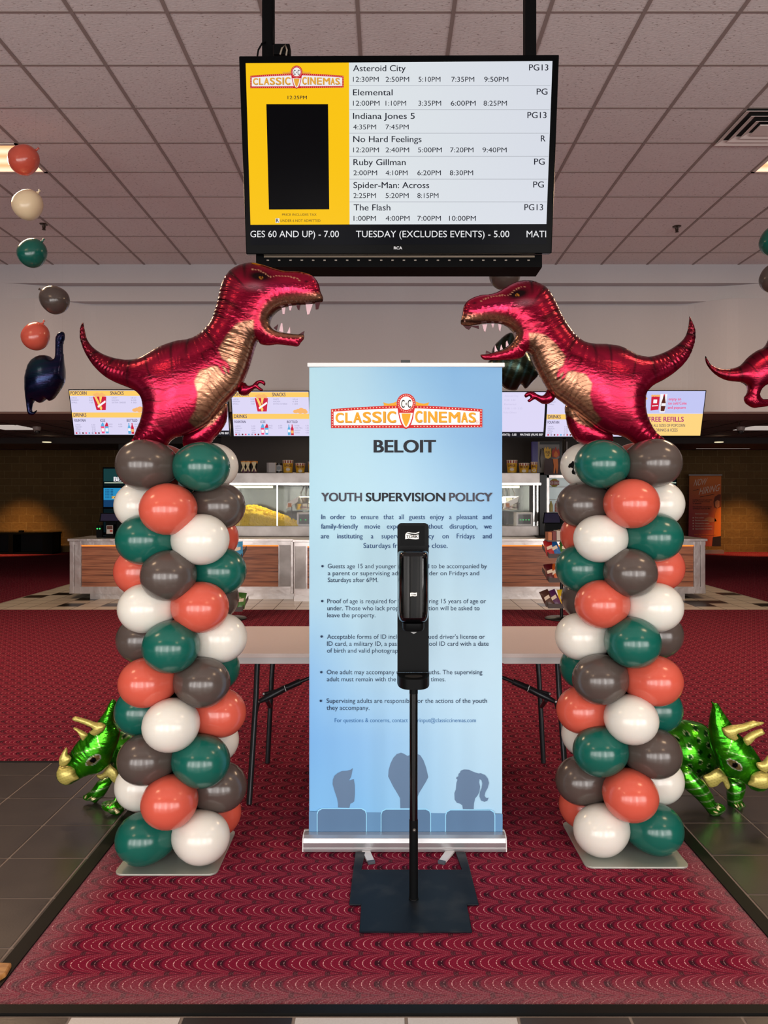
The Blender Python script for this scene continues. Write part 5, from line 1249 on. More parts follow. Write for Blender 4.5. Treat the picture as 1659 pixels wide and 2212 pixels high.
        for q in range(1500):
            u = rr.random(); v = rr.random(); front = rr.random() < .7
            x = x0+(x1_-x0)*u
            if front: y = Y+.028; z = z1+(vs[int(u*N)][2]-z1)*v
            else: j = rr.randrange(rows-1); y = Y+.03+.7*(j+v)/(rows-1); z = vs[j*(N+1)+int(u*N)][2]+.01
            m.sphere((x, y, z), rr.uniform(.02, .034), M_POP, 5, 3, (1, rr.uniform(.5, .8) if front else 1, 1))
        o = m.build('popcorn', origin=(x0, Y+.3, z1)); tag(o, 'heap of bright yellow popcorn inside the left popcorn machine', 'popcorn', kind='stuff')
    return e
popper(478, 830, 655, 'stainless popcorn machine with yellow popcorn heap between left column and banner', True)
popper(930, 1164, 1108, 'stainless popcorn machine with kettle right of the blue banner', False)

# tubs, cups and boxes on the canopies
M_YEL = mat('tub_yellow', (226, 172, 40), .5); M_RW = mat('tub_red', (150, 40, 36), .5); M_CRM = mat('tub_cream', (228, 214, 190), .5); M_TXT = mat('tub_print', (96, 40, 24), .5)
zt_ = Z(1021, YM)
def tub(pc, w, py_top, label, word, ysh=.12, red=False):
    Y = YM+ysh; zb = zt_; x = X(pc, Y); r = w/2*Y/F; h = Z(py_top, Y)-zb
    e = empty('popcorn_tub', (x, Y, zb), label, 'popcorn tub', 'popcorn tubs on the machines'); m = MB()
    n = 24
    m.lathe([(r*.8, 0), (r*.97, h*.78)], M_YEL, n, org=(x, Y, zb)); part(m, 'tub_body', e)
    m = MB()
    for k in range(n):
        a0, a1 = 2*PI*k/n, 2*PI*(k+1)/n
        m.add([(x+r*.97*math.cos(a0), Y+r*.97*math.sin(a0), zb+h*.78), (x+r*.97*math.cos(a1), Y+r*.97*math.sin(a1), zb+h*.78), (x+r*math.cos(a1), Y+r*math.sin(a1), zb+h), (x+r*math.cos(a0), Y+r*math.sin(a0), zb+h)], [(0, 1, 2, 3)], M_CRM if k % 2 else M_RW)
    m.lathe([(r*1.0, h), (r*1.03, h+.004), (r*1.0, h+.008)], M_CRM, n, org=(x, Y, zb)); part(m, 'striped_rim', e)
    if word:
        m = MB(); mp = lambda px, py: Vector((P(px, py, Y-r).x, Y-math.sqrt(max(0, (r*.93)**2-(P(px, py, Y-r).x-x)**2))-.004, P(px, py, Y-r).z))
        b = py_top+ (1021-py_top)*.5
        write(m, word, pc-w*.33, pc+w*.33, b, 5, mp, M_TXT, .03)
        m.pq([(pc+4.5*math.cos(2*PI*i/14), b+6+3.4*math.sin(2*PI*i/14)) for i in range(14)], mp, M_CRM); part(m, 'print', e, fix=False)
tub(622, 23.5, 995, 'large yellow popcorn tub, tallest of those left of the banner', 'LARGE'); tub(648.5, 22, 1001.5, 'medium yellow popcorn tub next to the banner left edge, wider than tall', 'MEDIUM'); tub(673, 16, 998.5, 'small yellow popcorn tub partly hidden by the banner left edge', 'SMALL')
tub(1106, 23.5, 995, 'large yellow popcorn tub just right of the banner', 'LARGE'); tub(1132, 23, 1001.5, 'medium yellow popcorn tub in the middle of three right of the banner', 'MEDIUM'); tub(1154, 15, 999, 'small narrow yellow popcorn tub, rightmost right of the banner', 'SMALL')
def cup(pc, label, Y=YM+.15):
    zb = zt_; x = X(pc, Y); h = Z(996, Y)-zb; r = .052; e = empty('drink_cup', (x, Y, zb), label, 'cup', 'small cups on the popcorn machine'); m = MB(); n = 16
    for (a, b, c) in ((0, .35, mat('cup_purple', (96, 40, 66), .5)), (.35, .8, mat('cup_black', (22, 20, 22), .5)), (.8, 1, mat('cup_orange', (226, 150, 70), .5))):
        m.lathe([(r*(.72+.28*a), h*a), (r*(.72+.28*b), h*b)], c, n, org=(x, Y, zb))
    o = part(m, 'cup_body', e); m = MB(); yf = Y-r-.003
    m.flat([(x-.04, yf, zb+h*.9), (x-.015, yf, zb+h*.5), (x-.04, yf, zb+h*.12), (x-.02, yf, zb+h*.12), (x, yf, zb+h*.4), (x+.02, yf, zb+h*.12), (x+.04, yf, zb+h*.12), (x+.015, yf, zb+h*.5), (x+.04, yf, zb+h*.9)], mat('cup_cream', (236, 214, 160), .5)); part(m, 'print', e)
for pc, l in ((527, 'small printed cup, leftmost on the popcorn machine, touching the white balloon'), (536.5, 'small printed cup, second from the left on the popcorn machine'), (550, 'small black and cream printed cup, rightmost of the cups on the popcorn machine')): cup(pc, l)
for a, b, t_, c, l in ((580, 595, 999.5, (196, 186, 182), 'plain white box on the popcorn machine left of the banner'), (576, 580, 999.5, (150, 140, 138), 'thin grey box standing beside the plain white box'), (1142, 1152, 1014, (206, 200, 196), 'low white box between medium and small popcorn tubs')):
    m = MB(); Y = YM+.2; m.box(X(a, Y), X(b, Y), Y, Y+.12, zt_, Z(t_, Y), mat('carton_%d' % c[0], c, .6)); tag(m.build('carton', origin=(X(a, Y), Y, zt_), bevel=.003), l, 'box')
e = empty('tin_can', (X(603, YM+.2), YM+.2, zt_), 'white and black tin between white box and large popcorn tub', 'tin'); m = MB(); m.lathe([(.05, 0), (.05, .155)], mat('tin_white', (188, 186, 184), .4), 20, org=(X(603, YM+.2), YM+.2, zt_)); part(m, 'tin_body', e)
m = MB(); x_ = X(603, YM+.2); m.lathe([(.0505, .0), (.0505, .03)], M_DK, 20, org=(x_, YM+.2, zt_)); m.lathe([(.0505, .125), (.0505, .155)], M_DK, 20, org=(x_, YM+.2, zt_)); m.flat([(x_+.03*math.cos(2*PI*i/16), YM+.2-.052, zt_+.078+.035*math.sin(2*PI*i/16)) for i in range(16)], mat('tin_grey', (120, 126, 130), .5)); part(m, 'print', e)

# ================================================================ menu screens
YS_ = 10.05
LAV = screen('lavender', (222, 216, 246)); MY = screen('menu_yellow', (255, 206, 104)); MT = screen('menu_navy', (66, 60, 96)); MG = screen('menu_grey', (158, 154, 186))
MR = screen('menu_red', (206, 34, 64)); MO = screen('menu_orange', (250, 184, 110)); MB_ = screen('menu_blue', (96, 176, 224)); MP = screen('menu_pink', (240, 80, 130)); MV = screen('menu_purple', (176, 30, 120)); MW = screen('menu_white', (250, 246, 250)); MBK = screen('menu_black', (14, 12, 24)); MC = screen('menu_cola', (90, 40, 34))
def board(pl, pt, label, kind, prt=None, pr=None, pb=None):
    """screen tipped slightly forwards; local px frame 172 x 101"""
    sc_ = 1.0
    top = P(pl, pt, YS_); bot_y = pt+101
    nrm = Vector((0, -1, -.09)).normalized()
    base = plane_map(P(835, pt, YS_-.02), nrm, 0)
    def mpk(k): return plane_map(P(835, pt, YS_-.02), nrm, .004*k)
    W = 171; kx = (CX-(pl+W/2))/60000.0
    def T(u, v): return (pl+u+(CX-(pl+u))*v*.00011*1.6, pt+v)
    c = [base(*T(0, 0)), base(*T(W, 0)), base(*T(W, 101)), base(*T(0, 101))]
    ctr = (c[0]+c[2])/2
    e = empty('menu_screen', tuple(ctr), label, 'menu screen', 'menu screens over the counter')
    m = MB(); m.prism(c, -nrm*.06, M_TVB); part(m, 'housing', e)
    def q(m, pts, k, mt): m.pq([T(*p) for p in pts], mpk(k), mt)
    def r(m, x0, y0, x1, y1, k, mt): q(m, [(x0, y0), (x1, y0), (x1, y1), (x0, y1)], k, mt)
    def tx(m, s, x0, x1, b, cap, mt, k=3, bold=0): a = T(x0, b); d = T(x1, b); write(m, s, a[0], d[0], a[1], cap, mpk(k), mt, bold)
    m = MB(); r(m, 2, 2, W-2, 98, 1, LAV)
    if kind == 'menu':
        r(m, 2, 3, W-2, 14, 2, MY); r(m, 2, 50, W-2, 61, 2, MY); tx(m, 'POPCORN', 4, 39, 12, 7.5, MT, 3, .02); tx(m, 'SNACKS', 90, 119, 12, 7.5, MT, 3, .02); tx(m, 'DRINKS', 5, 33, 59, 7.5, MT, 3, .02)
        tx(m, 'FOUNTAIN', 5, 30, 70, 5.5, MT, 3, .02); tx(m, 'ICEE', 62, 73, 70, 5.5, MT, 3, .01); tx(m, 'BOTTLED', 120, 143, 70, 5.5, MT, 3, .02); 
        for i, (s, p) in enumerate((('LARGE', '9.00'), ('MEDIUM', '8.00'), ('SMALL', '7.00'))): tx(m, s, 4, 4+len(s)*2.6, 20+i*5, 3, MG); tx(m, p, 43, 51, 20+i*5, 3, MG)
        for i, (s, p) in enumerate((('CANDY', '3.00 & 4'), ('NACHOS', '6.50'), ('EXTRA CHEESE', '1.00'))): tx(m, s, 92, 92+len(s)*2.5, 20+i*5, 3, MG); tx(m, p, 134, 145, 20+i*5, 3, MG)
        for i, s in enumerate(('LARGE', 'MEDIUM', 'SMALL', 'KIDS')): tx(m, s, 6, 6+len(s)*2.4, 78+i*4.6, 2.8, MG); tx(m, '5.50', 42, 50, 78+i*4.6, 2.8, MG)
        for i, s in enumerate(('LARGE', 'SMALL')): tx(m, s, 78, 88, 77+i*4.6, 2.8, MG); tx(m, '6.00', 101, 109, 77+i*4.6, 2.8, MG)
        for i, s in enumerate(('WATER', 'ICED TEA', 'ENERGY', 'POWER')): tx(m, s, 136, 136+len(s)*2.2, 77+i*5, 2.8, MG); tx(m, '4.50', 160, 167, 77+i*5, 2.8, MG)
        # striped tub with popcorn
        for cx, cy in ((57, 12), (62, 10), (67, 12), (72, 10), (76, 13), (60, 15), (66, 15), (73, 15)): q(m, [(cx+4*math.cos(2*PI*i/8), cy+3*math.sin(2*PI*i/8)) for i in range(8)], 3, MO)
        q(m, [(52, 16), (81, 16), (77, 45), (57, 45)], 3.3, MR); q(m, [(55, 16), (60, 16), (70, 40), (68, 45), (66, 45)], 3.6, MY); q(m, [(66, 16), (72, 16), (68, 30), (66, 26)], 3.6, MY); q(m, [(60, 36), (78, 24), (79, 28), (61, 40)], 3.9, MW)
        for cx, cy in ((140, 45), (146, 43), (152, 41), (158, 43), (164, 42), (168, 45), (150, 46), (160, 46)):
            if cx < W-8: q(m, [(cx+6*math.cos(2*PI*i/10), cy+4*math.sin(2*PI*i/10)) for i in range(10)], 2.5, MO)
        for cx, c1, c2 in ((66, MB_, MP), (75, MR, MB_)):
            q(m, [(cx-4, 80), (cx+4, 80), (cx+3, 95), (cx-3, 95)], 3, c2); q(m, [(cx-3, 84), (cx+3, 84), (cx+2.6, 91), (cx-2.6, 91)], 3.4, MW); q(m, [(cx-4, 80), (cx+4, 80), (cx+3, 74), (cx+1, 71), (cx-2, 75)], 3, c1)
        for cx, c1 in ((124, MB_), (131, MR)): q(m, [(cx-3, 96), (cx-3, 82), (cx-1, 77), (cx-1, 73), (cx+1, 73), (cx+1, 77), (cx+3, 82), (cx+3, 96)], 3, c1)
        q(m, [(128.5, 86), (133.5, 86), (133.5, 92), (128.5, 92)], 3.4, MO); q(m, [(121.5, 84), (126.5, 84), (126.5, 90), (121.5, 90)], 3.4, MW)
        for i, cc in enumerate((MR, MG, MC, MP, MB_, MG, MR, MC)): q(m, [(7.5+i*7+2*math.cos(2*PI*k/8), 94.5+1.8*math.sin(2*PI*k/8)) for k in range(8)], 3, cc)
        part(m, 'screen', e, fix=False)
    elif kind == 'films':
        r(m, 2, 88, W-2, 99, 2, MBK); tx(m, 'EVENTS) - 5.00', 75, 110, 96, 4.5, MW, 3, .02); tx(m, 'MATINEE (FILMS BEF', 118, 168, 96, 4.5, MW, 3, .02)
        for i, (s, w) in enumerate((('Asteroid City', 30), ('12:30  2:50', 24), ('Elemental', 26), ('12:00  1:10  3:35', 40), ('Ruby Gillman', 28))): tx(m, s, 80, 80+w, 12+i*9, 3.5, screen('faint', (200, 194, 226)), 3, 0)
        part(m, 'screen', e, fix=False)
    else:
        q(m, [(2, 3), (42, 3), (42, 14), (2, 14)], 2, MY); q(m, [(2, 50), (42, 50), (42, 61), (2, 61)], 2, MY); r(m, 42, 2, W-2, 50, 1.5, screen('sky_lavender', (196, 200, 244))); r(m, 42, 51, W-2, 98, 1.5, screen('pale_yellow', (255, 214, 130))); tx(m, 'COMBO', 4, 28, 12, 7, MT, 3, .01); tx(m, 'COMBO', 4, 20, 59, 7, MT, 3, .01)
        for i, (s, x1) in enumerate((('enjoy an', 118), ('ice cold Coke', 131), ('and popcorn', 130))): tx(m, s, 91, x1, 22+i*9, 6, MP, 3, .03)
        tx(m, 'FREE REFILLS', 52, 129, 68, 10.5, MV, 3, .03); tx(m, 'ON ALL SIZES OF POPCORN', 52, 133, 79, 6, MT, 3, .01); tx(m, 'SOFT DRINKS & ICEES', 52, 118, 89, 6, MT, 3, .01)
        for cx in (14, 22): q(m, [(cx-4, 24+cx*.1), (cx+4, 24+cx*.1), (cx+4, 44), (cx-4, 44)], 3, MR); q(m, [(cx-2, 28), (cx+1, 28), (cx+2, 40), (cx-1, 40)], 3.5, MW)
        q(m, [(26, 20), (42, 20), (39, 46), (29, 46)], 3.2, MR); q(m, [(28, 20), (33, 20), (38, 44), (35, 46)], 3.6, MY)
        for cx in (28, 33, 38, 41): q(m, [(cx+4*math.cos(2*PI*k/8), 18+3*math.sin(2*PI*k/8)) for k in range(8)], 3.1, MO)
        q(m, [(53, 14), (71, 12), (71, 42), (54, 44)], 3, MR); q(m, [(58, 20), (66, 20), (66, 28), (58, 28)], 3.5, MW); q(m, [(56, 33), (69, 32), (69, 34), (56, 35)], 3.5, MW)
        for cx in (55, 60, 65, 69): q(m, [(cx+3*math.cos(2*PI*k/8), 12+2.4*math.sin(2*PI*k/8)) for k in range(8)], 3.2, MO)
        q(m, [(72, 8), (87, 8), (85, 48), (74, 48)], 2.6, MW)
        q(m, [(76, 45), (75, 30), (78, 18), (79, 10), (82, 10), (83, 18), (86, 30), (84, 45)], 3, MC); q(m, [(76, 28), (85.5, 28), (85.5, 34), (76, 34)], 3.4, MW); q(m, [(79, 9), (82, 9), (82, 13), (79, 13)], 3.4, MR)
        q(m, [(20, 76), (34, 76), (34, 96), (20, 96)], 3, MB_); q(m, [(12, 80), (24, 80), (24, 96), (12, 96)], 3.3, MO); part(m, 'screen', e, fix=False)
    m = MB(); zt = c[0].z; m.tube([(ctr.x, ctr.y+.05, ctr.z+.1), (ctr.x, 10.6, ctr.z+.1)], .02, M_DK, 8); part(m, 'wall_bracket', e)
    return e
board(147.5, 841, 'popcorn, snacks and drinks menu screen at far left under the left dinosaur tail', 'menu')
board(320.5, 842, 'menu screen mostly hidden behind the left red dinosaur, black ticker showing', 'films')
board(497.5, 844, 'popcorn, snacks and drinks menu screen directly left of the blue banner', 'menu')
board(1010, 845, 'nearly blank lavender menu screen with black ticker right of the banner', 'films')
board(1182, 845, 'drinks menu screen mostly hidden behind the right red dinosaur', 'menu')
board(1355, 843, 'FREE REFILLS menu screen at far right under the dinosaur tail', 'combo')
m = MB(); m.tube([(X(1219, 11.3), 11.3, Z(945, 11.3)), (X(1219, 11.3), 11.3, 2.66)], .03, M_DK, 10); m.tube([(X(1219, 11.3), 11.3, Z(945, 11.3)), (X(1219, 12.6), 12.6, 1.9)], .03, M_DK, 10)
tag(m.build('hanging_pole', origin=(X(1219, 11.3), 11.3, 2.66)), 'black pole hanging behind the right menu screens above the drinks cooler', 'pole')

# ================================================================ behind the right counter: cooler, display, till
Y = 13.2
e = empty('drinks_cooler', (X(1215, Y), Y+.35, 0), 'glass door drinks cooler, lit inside, left of the right balloon column', 'cooler')
xl, xr = X(1166, Y), X(1262, Y); zt_c = Z(1026, Y)
m = MB(); m.box(xl, X(1180, Y), Y, Y+.7, 0, zt_c+.04, M_DK); m.box(xl, xr, Y+.04, Y+.7, 0, .5, M_DK); m.box(xl, xr, Y+.6, Y+.7, .5, zt_c, M_WHT); m.box(xr-.04, xr, Y, Y+.7, 0, zt_c, M_DK); m.box(xl, xr, Y, Y+.7, zt_c, zt_c+.04, M_DK); part(m, 'cabinet', e)
M_CIN = mat('cooler_inside', (200, 206, 206), .5, emit=(190, 200, 198), es=.42)
m = MB(); m.box(X(1184, Y), xr-.05, Y+.55, Y+.6, .5, zt_c, M_CIN); part(m, 'lit_back', e)
m = MB(); m.box(X(1181, Y), X(1186, Y), Y-.01, Y+.02, .3, zt_c, M_SS); m.box(xr-.06, xr-.03, Y-.01, Y+.02, .3, zt_c, M_SS); m.box(X(1181, Y), xr-.03, Y-.01, Y+.02, zt_c-.05, zt_c, M_SS); d_ = part(m, 'door_frame', e)
m = MB(); m.box(X(1186, Y), xr-.06, Y, Y+.006, .3, zt_c-.04, M_GLS); part(m, 'door_glass', d_)
for z in (.62, 1.0, 1.28, 1.5, 1.72):
    m = MB(); m.box(X(1186, Y), xr-.06, Y+.1, Y+.55, z-.012, z, M_WHT); part(m, 'shelf', e)
m = MB(); p_ = P(1197.5, 1043, Y-.02); m.lathe([(0, 0), (.072, 0), (.072, .004), (0, .004)], mat('sticker_ochre', (176, 160, 74), .5), 24, org=tuple(p_), M=Matrix(((1, 0, 0), (0, 0, 1), (0, 1, 0)))); s_ = part(m, 'round_sticker', e)
m = MB(); m.prect(1188, 1038, 1208, 1048, ymap(Y-.03), mat('sticker_red', (150, 50, 40), .5)); write(m, 'ICE COLD', 1189, 1207, 1046, 5.5, ymap(Y-.034), M_WHT, .02); part(m, 'sticker_print', s_, fix=False)
bc = [(218, 180, 30), (196, 60, 40), (120, 170, 60), (60, 110, 180), (230, 200, 60), (200, 90, 30)]
rb = random.Random(4); n_ = 0
for z in (1.0, 1.28):
    for k in range(5):
        c = bc[(n_*2+k) % 6]; x = X(1190, Y)+.04+k*.095
        m = MB(); mt = mat('bottle_%d_%d_%d' % c, c, .3); m.lathe([(.03, 0), (.032, .01), (.032, .12), (.012, .17), (.012, .19), (0, .19)], mt, 12, org=(x, Y+.18, z))
        o = m.build('drink_bottle', origin=(x, Y+.18, z)); nm = {(218, 180, 30): 'yellow', (196, 60, 40): 'red', (120, 170, 60): 'green', (60, 110, 180): 'blue', (230, 200, 60): 'pale yellow', (200, 90, 30): 'orange'}[c]
        tag(o, '%s bottle on %s shelf in the drinks cooler, %s from left' % (nm, 'lower' if z < 1.1 else 'upper', ('first', 'second', 'third', 'fourth', 'fifth')[k]), 'bottle', 'bottles in the drinks cooler'); n_ += 1
# notice frame and flame-topped cut-out on the cooler
e = empty('display_panel', (X(1192, 13.4), 13.4, zt_c+.05), 'grey framed panel standing on top of the drinks cooler', 'panel')
a, b, c, d_ = P(1150, 0, 13.4).x, P(1226, 0, 13.4).x, Z(954, 13.4), Z(1024, 13.4)
m = MB(); m.box(a, P(1162, 0, 13.4).x, 13.4, 13.5, d_, c, mat('violet_glow_panel', (60, 54, 130), .4)); m.box(P(1162, 0, 13.4).x, b, 13.4, 13.5, d_, c, mat('grey_panel', (150, 146, 144), .5)); part(m, 'panel', e)
m = MB(); m.box(P(1166, 0, 13.4).x, P(1208, 0, 13.4).x, 13.38, 13.4, Z(960, 13.4), Z(955, 13.4), M_DK); m.box(P(1209, 0, 13.4).x, P(1214, 0, 13.4).x, 13.37, 13.4, d_, c, M_DK); m.tube([P(1168, 970, 13.37), P(1166, 990, 13.36), P(1168, 1010, 13.37)], .008, M_DK, 6); m.tube([P(1172, 968, 13.37), P(1176, 975, 13.36), P(1178, 985, 13.37)], .008, M_DK, 6); part(m, 'trim', e)
Yf = 13.15; FM = {'o': mat('flame_orange', (226, 120, 34), .5), 'y': mat('flame_yellow', (240, 190, 60), .5), 'r': mat('flame_dark', (60, 24, 22), .5), 'l': mat('flame_red', (190, 56, 26), .5)}
def Cf(pts): return [(1070+x/4.337, 830+y/4.337) for x, y in pts]
e = empty('flame_cutout', tuple(P(1194, 1023, Yf)), 'orange and yellow flame shaped cardboard display on top of the drinks cooler', 'cardboard display')
m = MB(); m.prism([P(*p, Yf) for p in Cf([(458, 845), (462, 740), (470, 700), (520, 690), (560, 720), (600, 690), (608, 760), (606, 845)])], (0, .02, 0), FM['r']); part(m, 'backing', e)
m = MB(); m.prism([P(*p, Yf-.01) for p in Cf([(462, 660), (456, 610), (470, 585), (478, 610), (492, 583), (504, 610), (522, 595), (526, 640), (522, 680), (495, 700), (470, 688)])], (0, .01, 0), FM['y']); part(m, 'yellow_flame', e)
m = MB(); write(m, 'FUEL', 1070+470/4.337, 1070+516/4.337, 830+650/4.337, 5, ymap(Yf, .014), FM['r'], .02); write(m, 'UP', 1070+480/4.337, 1070+505/4.337, 830+674/4.337, 4, ymap(Yf, .014), FM['r'], .02); part(m, 'lettering', e, fix=False)
m = MB(); m.prism([P(*p, Yf-.01) for p in Cf([(535, 680), (530, 630), (545, 600), (552, 625), (565, 585), (580, 620), (592, 600), (604, 640), (600, 670), (570, 690)])], (0, .01, 0), FM['l']); part(m, 'red_flame', e)
m = MB(); m.prism([P(*p, Yf-.02) for p in Cf([(545, 675), (552, 645), (568, 620), (586, 650), (590, 672), (570, 684)])], (0, .008, 0), FM['o']); m.prism([P(*p, Yf-.02) for p in Cf([(540, 700), (585, 700), (590, 760), (582, 835), (572, 835), (566, 780), (556, 835), (545, 835), (548, 760)])], (0, .008, 0), FM['o']); part(m, 'orange_shape', e)
# tills
def till(px0, px1, pyt, pys, pyb, Y, label):
    xa, xb = X(px0, Y), X(px1, Y); cx = (xa+xb)/2
    e = empty('cash_register', (cx, Y+.2, .912), label, 'till', 'tills on the counters')
    m = MB(); m.prism([P(px0+3, pyt, Y+.05), P(px1-2, pyt, Y+.05), P(px1+2, pys, Y), P(px0, pys, Y)], (0, .04, 0), M_SBLK); mo = part(m, 'monitor', e)
    m = MB(); m.prism([P(px0+5, pyt+2, Y+.04), P(px1-4, pyt+2, Y+.04), P(px1-1, pys-2, Y-.004), P(px0+3, pys-2, Y-.004)], (0, .004, 0), mat('till_screen', (30, 28, 44), .2, emit=(40, 36, 56), es=.5)); part(m, 'screen', mo)
    m = MB(); m.box(cx-.08, cx+.08, Y+.08, Y+.18, .93, Z(pys, Y), M_SBLK); m.box(cx-.2, cx+.2, Y+.02, Y+.3, .912, .935, M_SBLK); part(m, 'stand', e)
    m = MB(); m.box(xb-.1, xb+.12, Y+.1, Y+.32, .912, Z(pys-10, Y), M_SBLK); part(m, 'printer', e)
    return e
till(1172, 1211, 1107, 1131, 1161, 11.85, 'black till with dark screen on the right counter beside the drinks cooler')
e = till(214, 257, 1108, 1127, 1160, 11.85, 'black till with card reader and small white sticker on the left counter')
m = MB(); m.prect(230, 1135, 244, 1153, ymap(11.84), mat('sticker_white', (214, 208, 204), .5)); m.prect(231, 1136, 243, 1143, ymap(11.835), mat('sticker_brown', (96, 48, 30), .5)); m.prect(237, 1145, 243, 1149, ymap(11.835), mat('sticker_red2', (190, 70, 50), .5)); part(m, 'sticker', e, fix=False)
m = MB(); m.box(X(229, 11.85), X(246, 11.85), 11.845, 11.95, .912, Z(1133, 11.85), M_SBLK); part(m, 'drawer', e)
m = MB(); m.prism([P(208, 1135, 11.75), P(219, 1135, 11.75), P(220, 1160, 11.75), P(208, 1160, 11.75)], (0, .05, 0), M_SBLK); cr = part(m, 'card_reader', e)
m = MB(); m.sphere(P(210, 1142, 11.74), .012, mat('green_led'), 8, 5); m.sphere(P(215.5, 1142, 11.74), .012, mat('green_led'), 8, 5); part(m, 'indicator_lights', cr)
# poster screens at each side
GR = screen('teal', (22, 58, 60)); BL = screen('poster_blue', (40, 140, 190)); BD = screen('poster_navy', (20, 60, 100)); DKT = screen('dark_teal', (8, 22, 26))
def psc(x0, x1, label, left=True):
    Y = 13.6; e = empty('poster_screen', (X((x0+x1)/2, Y), Y, Z(1200, Y)), label, 'display screen', 'poster screens'); M = ymap
    m = MB(); m.prism([P(x0, 1009, Y), P(x1, 1009, Y), P(x1, 1160, Y), P(x0, 1160, Y)], (0, .06, 0), M_TVB); m.box(X((x0+x1)/2, Y)-.05, X((x0+x1)/2, Y)+.05, Y+.06, Y+.12, 0, Z(1100, Y), M_DK); m.box(X((x0+x1)/2, Y)-.25, X((x0+x1)/2, Y)+.25, Y-.1, Y+.3, 0, .02, M_DK); part(m, 'housing', e)
    m = MB(); m.prect(x0+2, 1011, x1-2, 1051, M(Y, .003), DKT); m.prect(x0+2, 1013, x1-20, 1040, M(Y, .006), GR); m.prect(x0+4, 1042, x1-2, 1044, M(Y, .009), screen('pale_strip', (200, 214, 190))); m.prect(x0+2, 1054, x1-2, 1095, M(Y, .003), BL); m.prect(x0+2, 1080, x1-2, 1095, M(Y, .006), BD)
    for i in range(6):
        for j in range(6): m.prect(x0+6+i*3, 1057+j*3.4, x0+7.6+i*3, 1059+j*3.4, M(Y, .006), BD)
    m.prect(x0+2, 1099, x1-2, 1150, M(Y, .003), DKT); write(m, 'THE', x0+34, x0+44, 1029, 6, M(Y, .01), MW, .04); write(m, 'BEAR', x0+24, x0+58, 1040, 10, M(Y, .01), MW, .05); m.prect(x0+20, 1072, x0+29, 1077, M(Y, .01), MY); write(m, 'FX', x0+21, x0+28, 1076.5, 4, M(Y, .013), MBK, .03); write(m, 'PREMIERE', x0+31, x0+60, 1077, 5, M(Y, .01), MW, .04); part(m, 'screen', e, fix=False)
psc(222, 292, 'upright screen showing THE BEAR, partly behind the left balloon column')
psc(1392, 1462, 'upright poster screen almost hidden behind the right balloon column')

# ================================================================ candy racks
SWC = [('red', (178, 36, 40)), ('yellow', (240, 200, 40)), ('blue', (40, 110, 180)), ('dark red', (90, 18, 26)), ('green', (70, 120, 50)), ('orange', (206, 96, 36)), ('brown', (84, 50, 40)), ('light blue', (70, 160, 210)), ('purple', (90, 40, 90))]
M_SHELF = mat('rack_grey', (96, 90, 88), .5)
def bag(x, y, z, w, h, c, rot, nm, lab, grp):
    m = MB(); mt = mat('wrapper_%s' % nm.replace(' ', '_'), c, .3); mt2 = mat('wrapper_print', (222, 208, 190), .4)
    R = Matrix.Rotation(rot, 4, 'Y') @ Matrix.Rotation(-.45, 4, 'X')
    nx_, nz_ = 6, 8
    for s in (-1, 1):
        vs = [R @ Vector((-w/2+w*i/nx_, s*.022*math.sin(PI*i/nx_)**.7*math.sin(PI*j/nz_)**.7, h*j/nz_))+Vector((x, y, z)) for j in range(nz_+1) for i in range(nx_+1)]
        m.add(vs, [(j*(nx_+1)+i, j*(nx_+1)+i+1, (j+1)*(nx_+1)+i+1, (j+1)*(nx_+1)+i) for j in range(nz_) for i in range(nx_)], mt, True)
    vs = [R @ Vector((a*w, -.024, b*h))+Vector((x, y, z)) for a, b in ((-.3, .35), (.3, .42), (.3, .62), (-.3, .55))]; m.add(vs, [(0, 1, 2, 3)], mt2)
    tag(m.build('candy_bag', origin=(x, y, z)), lab, 'candy bag', grp)
def rack(px, side, tiers, cols, flip):
    Y = 9.74; x = X(px, Y); e = empty('candy_rack', (x, Y, 0), 'black wire candy rack on a round base behind the %s balloon column' % side, 'candy rack', 'candy racks')
    m = MB(); m.lathe([(0, .03), (.2, .018), (.21, 0), (0, 0)], M_DK, 28, org=(x, Y, 0)); part(m, 'base', e)
    m = MB(); m.tube([(x, Y, .02), (x, Y, 1.05)], .02, M_DK, 10); part(m, 'pole', e)
    for ti, (z, wd) in enumerate(tiers):
        m = MB(); z0 = z-.04
        m.prism([(x-wd, Y-.2, z0-.05), (x+wd, Y-.2, z0-.05), (x+wd, Y+.2, z0+.04), (x-wd, Y+.2, z0+.04)], (0, 0, -.008), M_SHELF); m.prism([(x-wd, Y-.2, z0-.05), (x+wd, Y-.2, z0-.05), (x+wd, Y-.21, z0), (x-wd, Y-.21, z0)], (0, -.006, 0), M_SHELF)
        m.prism([(x-wd, Y-.2, z0-.05), (x-wd, Y+.2, z0+.04), (x-wd, Y+.2, z0+.09), (x-wd, Y-.21, z0)], (-.006, 0, 0), M_SHELF); m.prism([(x+wd, Y-.2, z0-.05), (x+wd, Y+.2, z0+.04), (x+wd, Y+.2, z0+.09), (x+wd, Y-.21, z0)], (.006, 0, 0), M_SHELF); part(m, 'tray', e)
        n = 5
        for k in range(n):
            nm, c = SWC[(ti*3+k*cols) % len(SWC)]
            w = .115; bx = x-wd+.04+(2*wd-.08)*k/(n-1)
            pos = ('leftmost', 'second', 'middle', 'fourth', 'rightmost')[k]
            bag(bx, Y-.14, z-.07, w, .21, c, random.uniform(-.45, .45), nm, '%s candy bag, %s in %s tray, rack behind %s balloon column' % (nm, pos, ('top', 'middle', 'bottom')[ti], side), 'candy bags on the racks')
rack(1213, 'right', ((.88, .2), (.58, .2), (.26, .21)), 2, 0)
rack(497, 'left', ((.86, .17), (.56, .17), (.22, .19)), 4, 1)
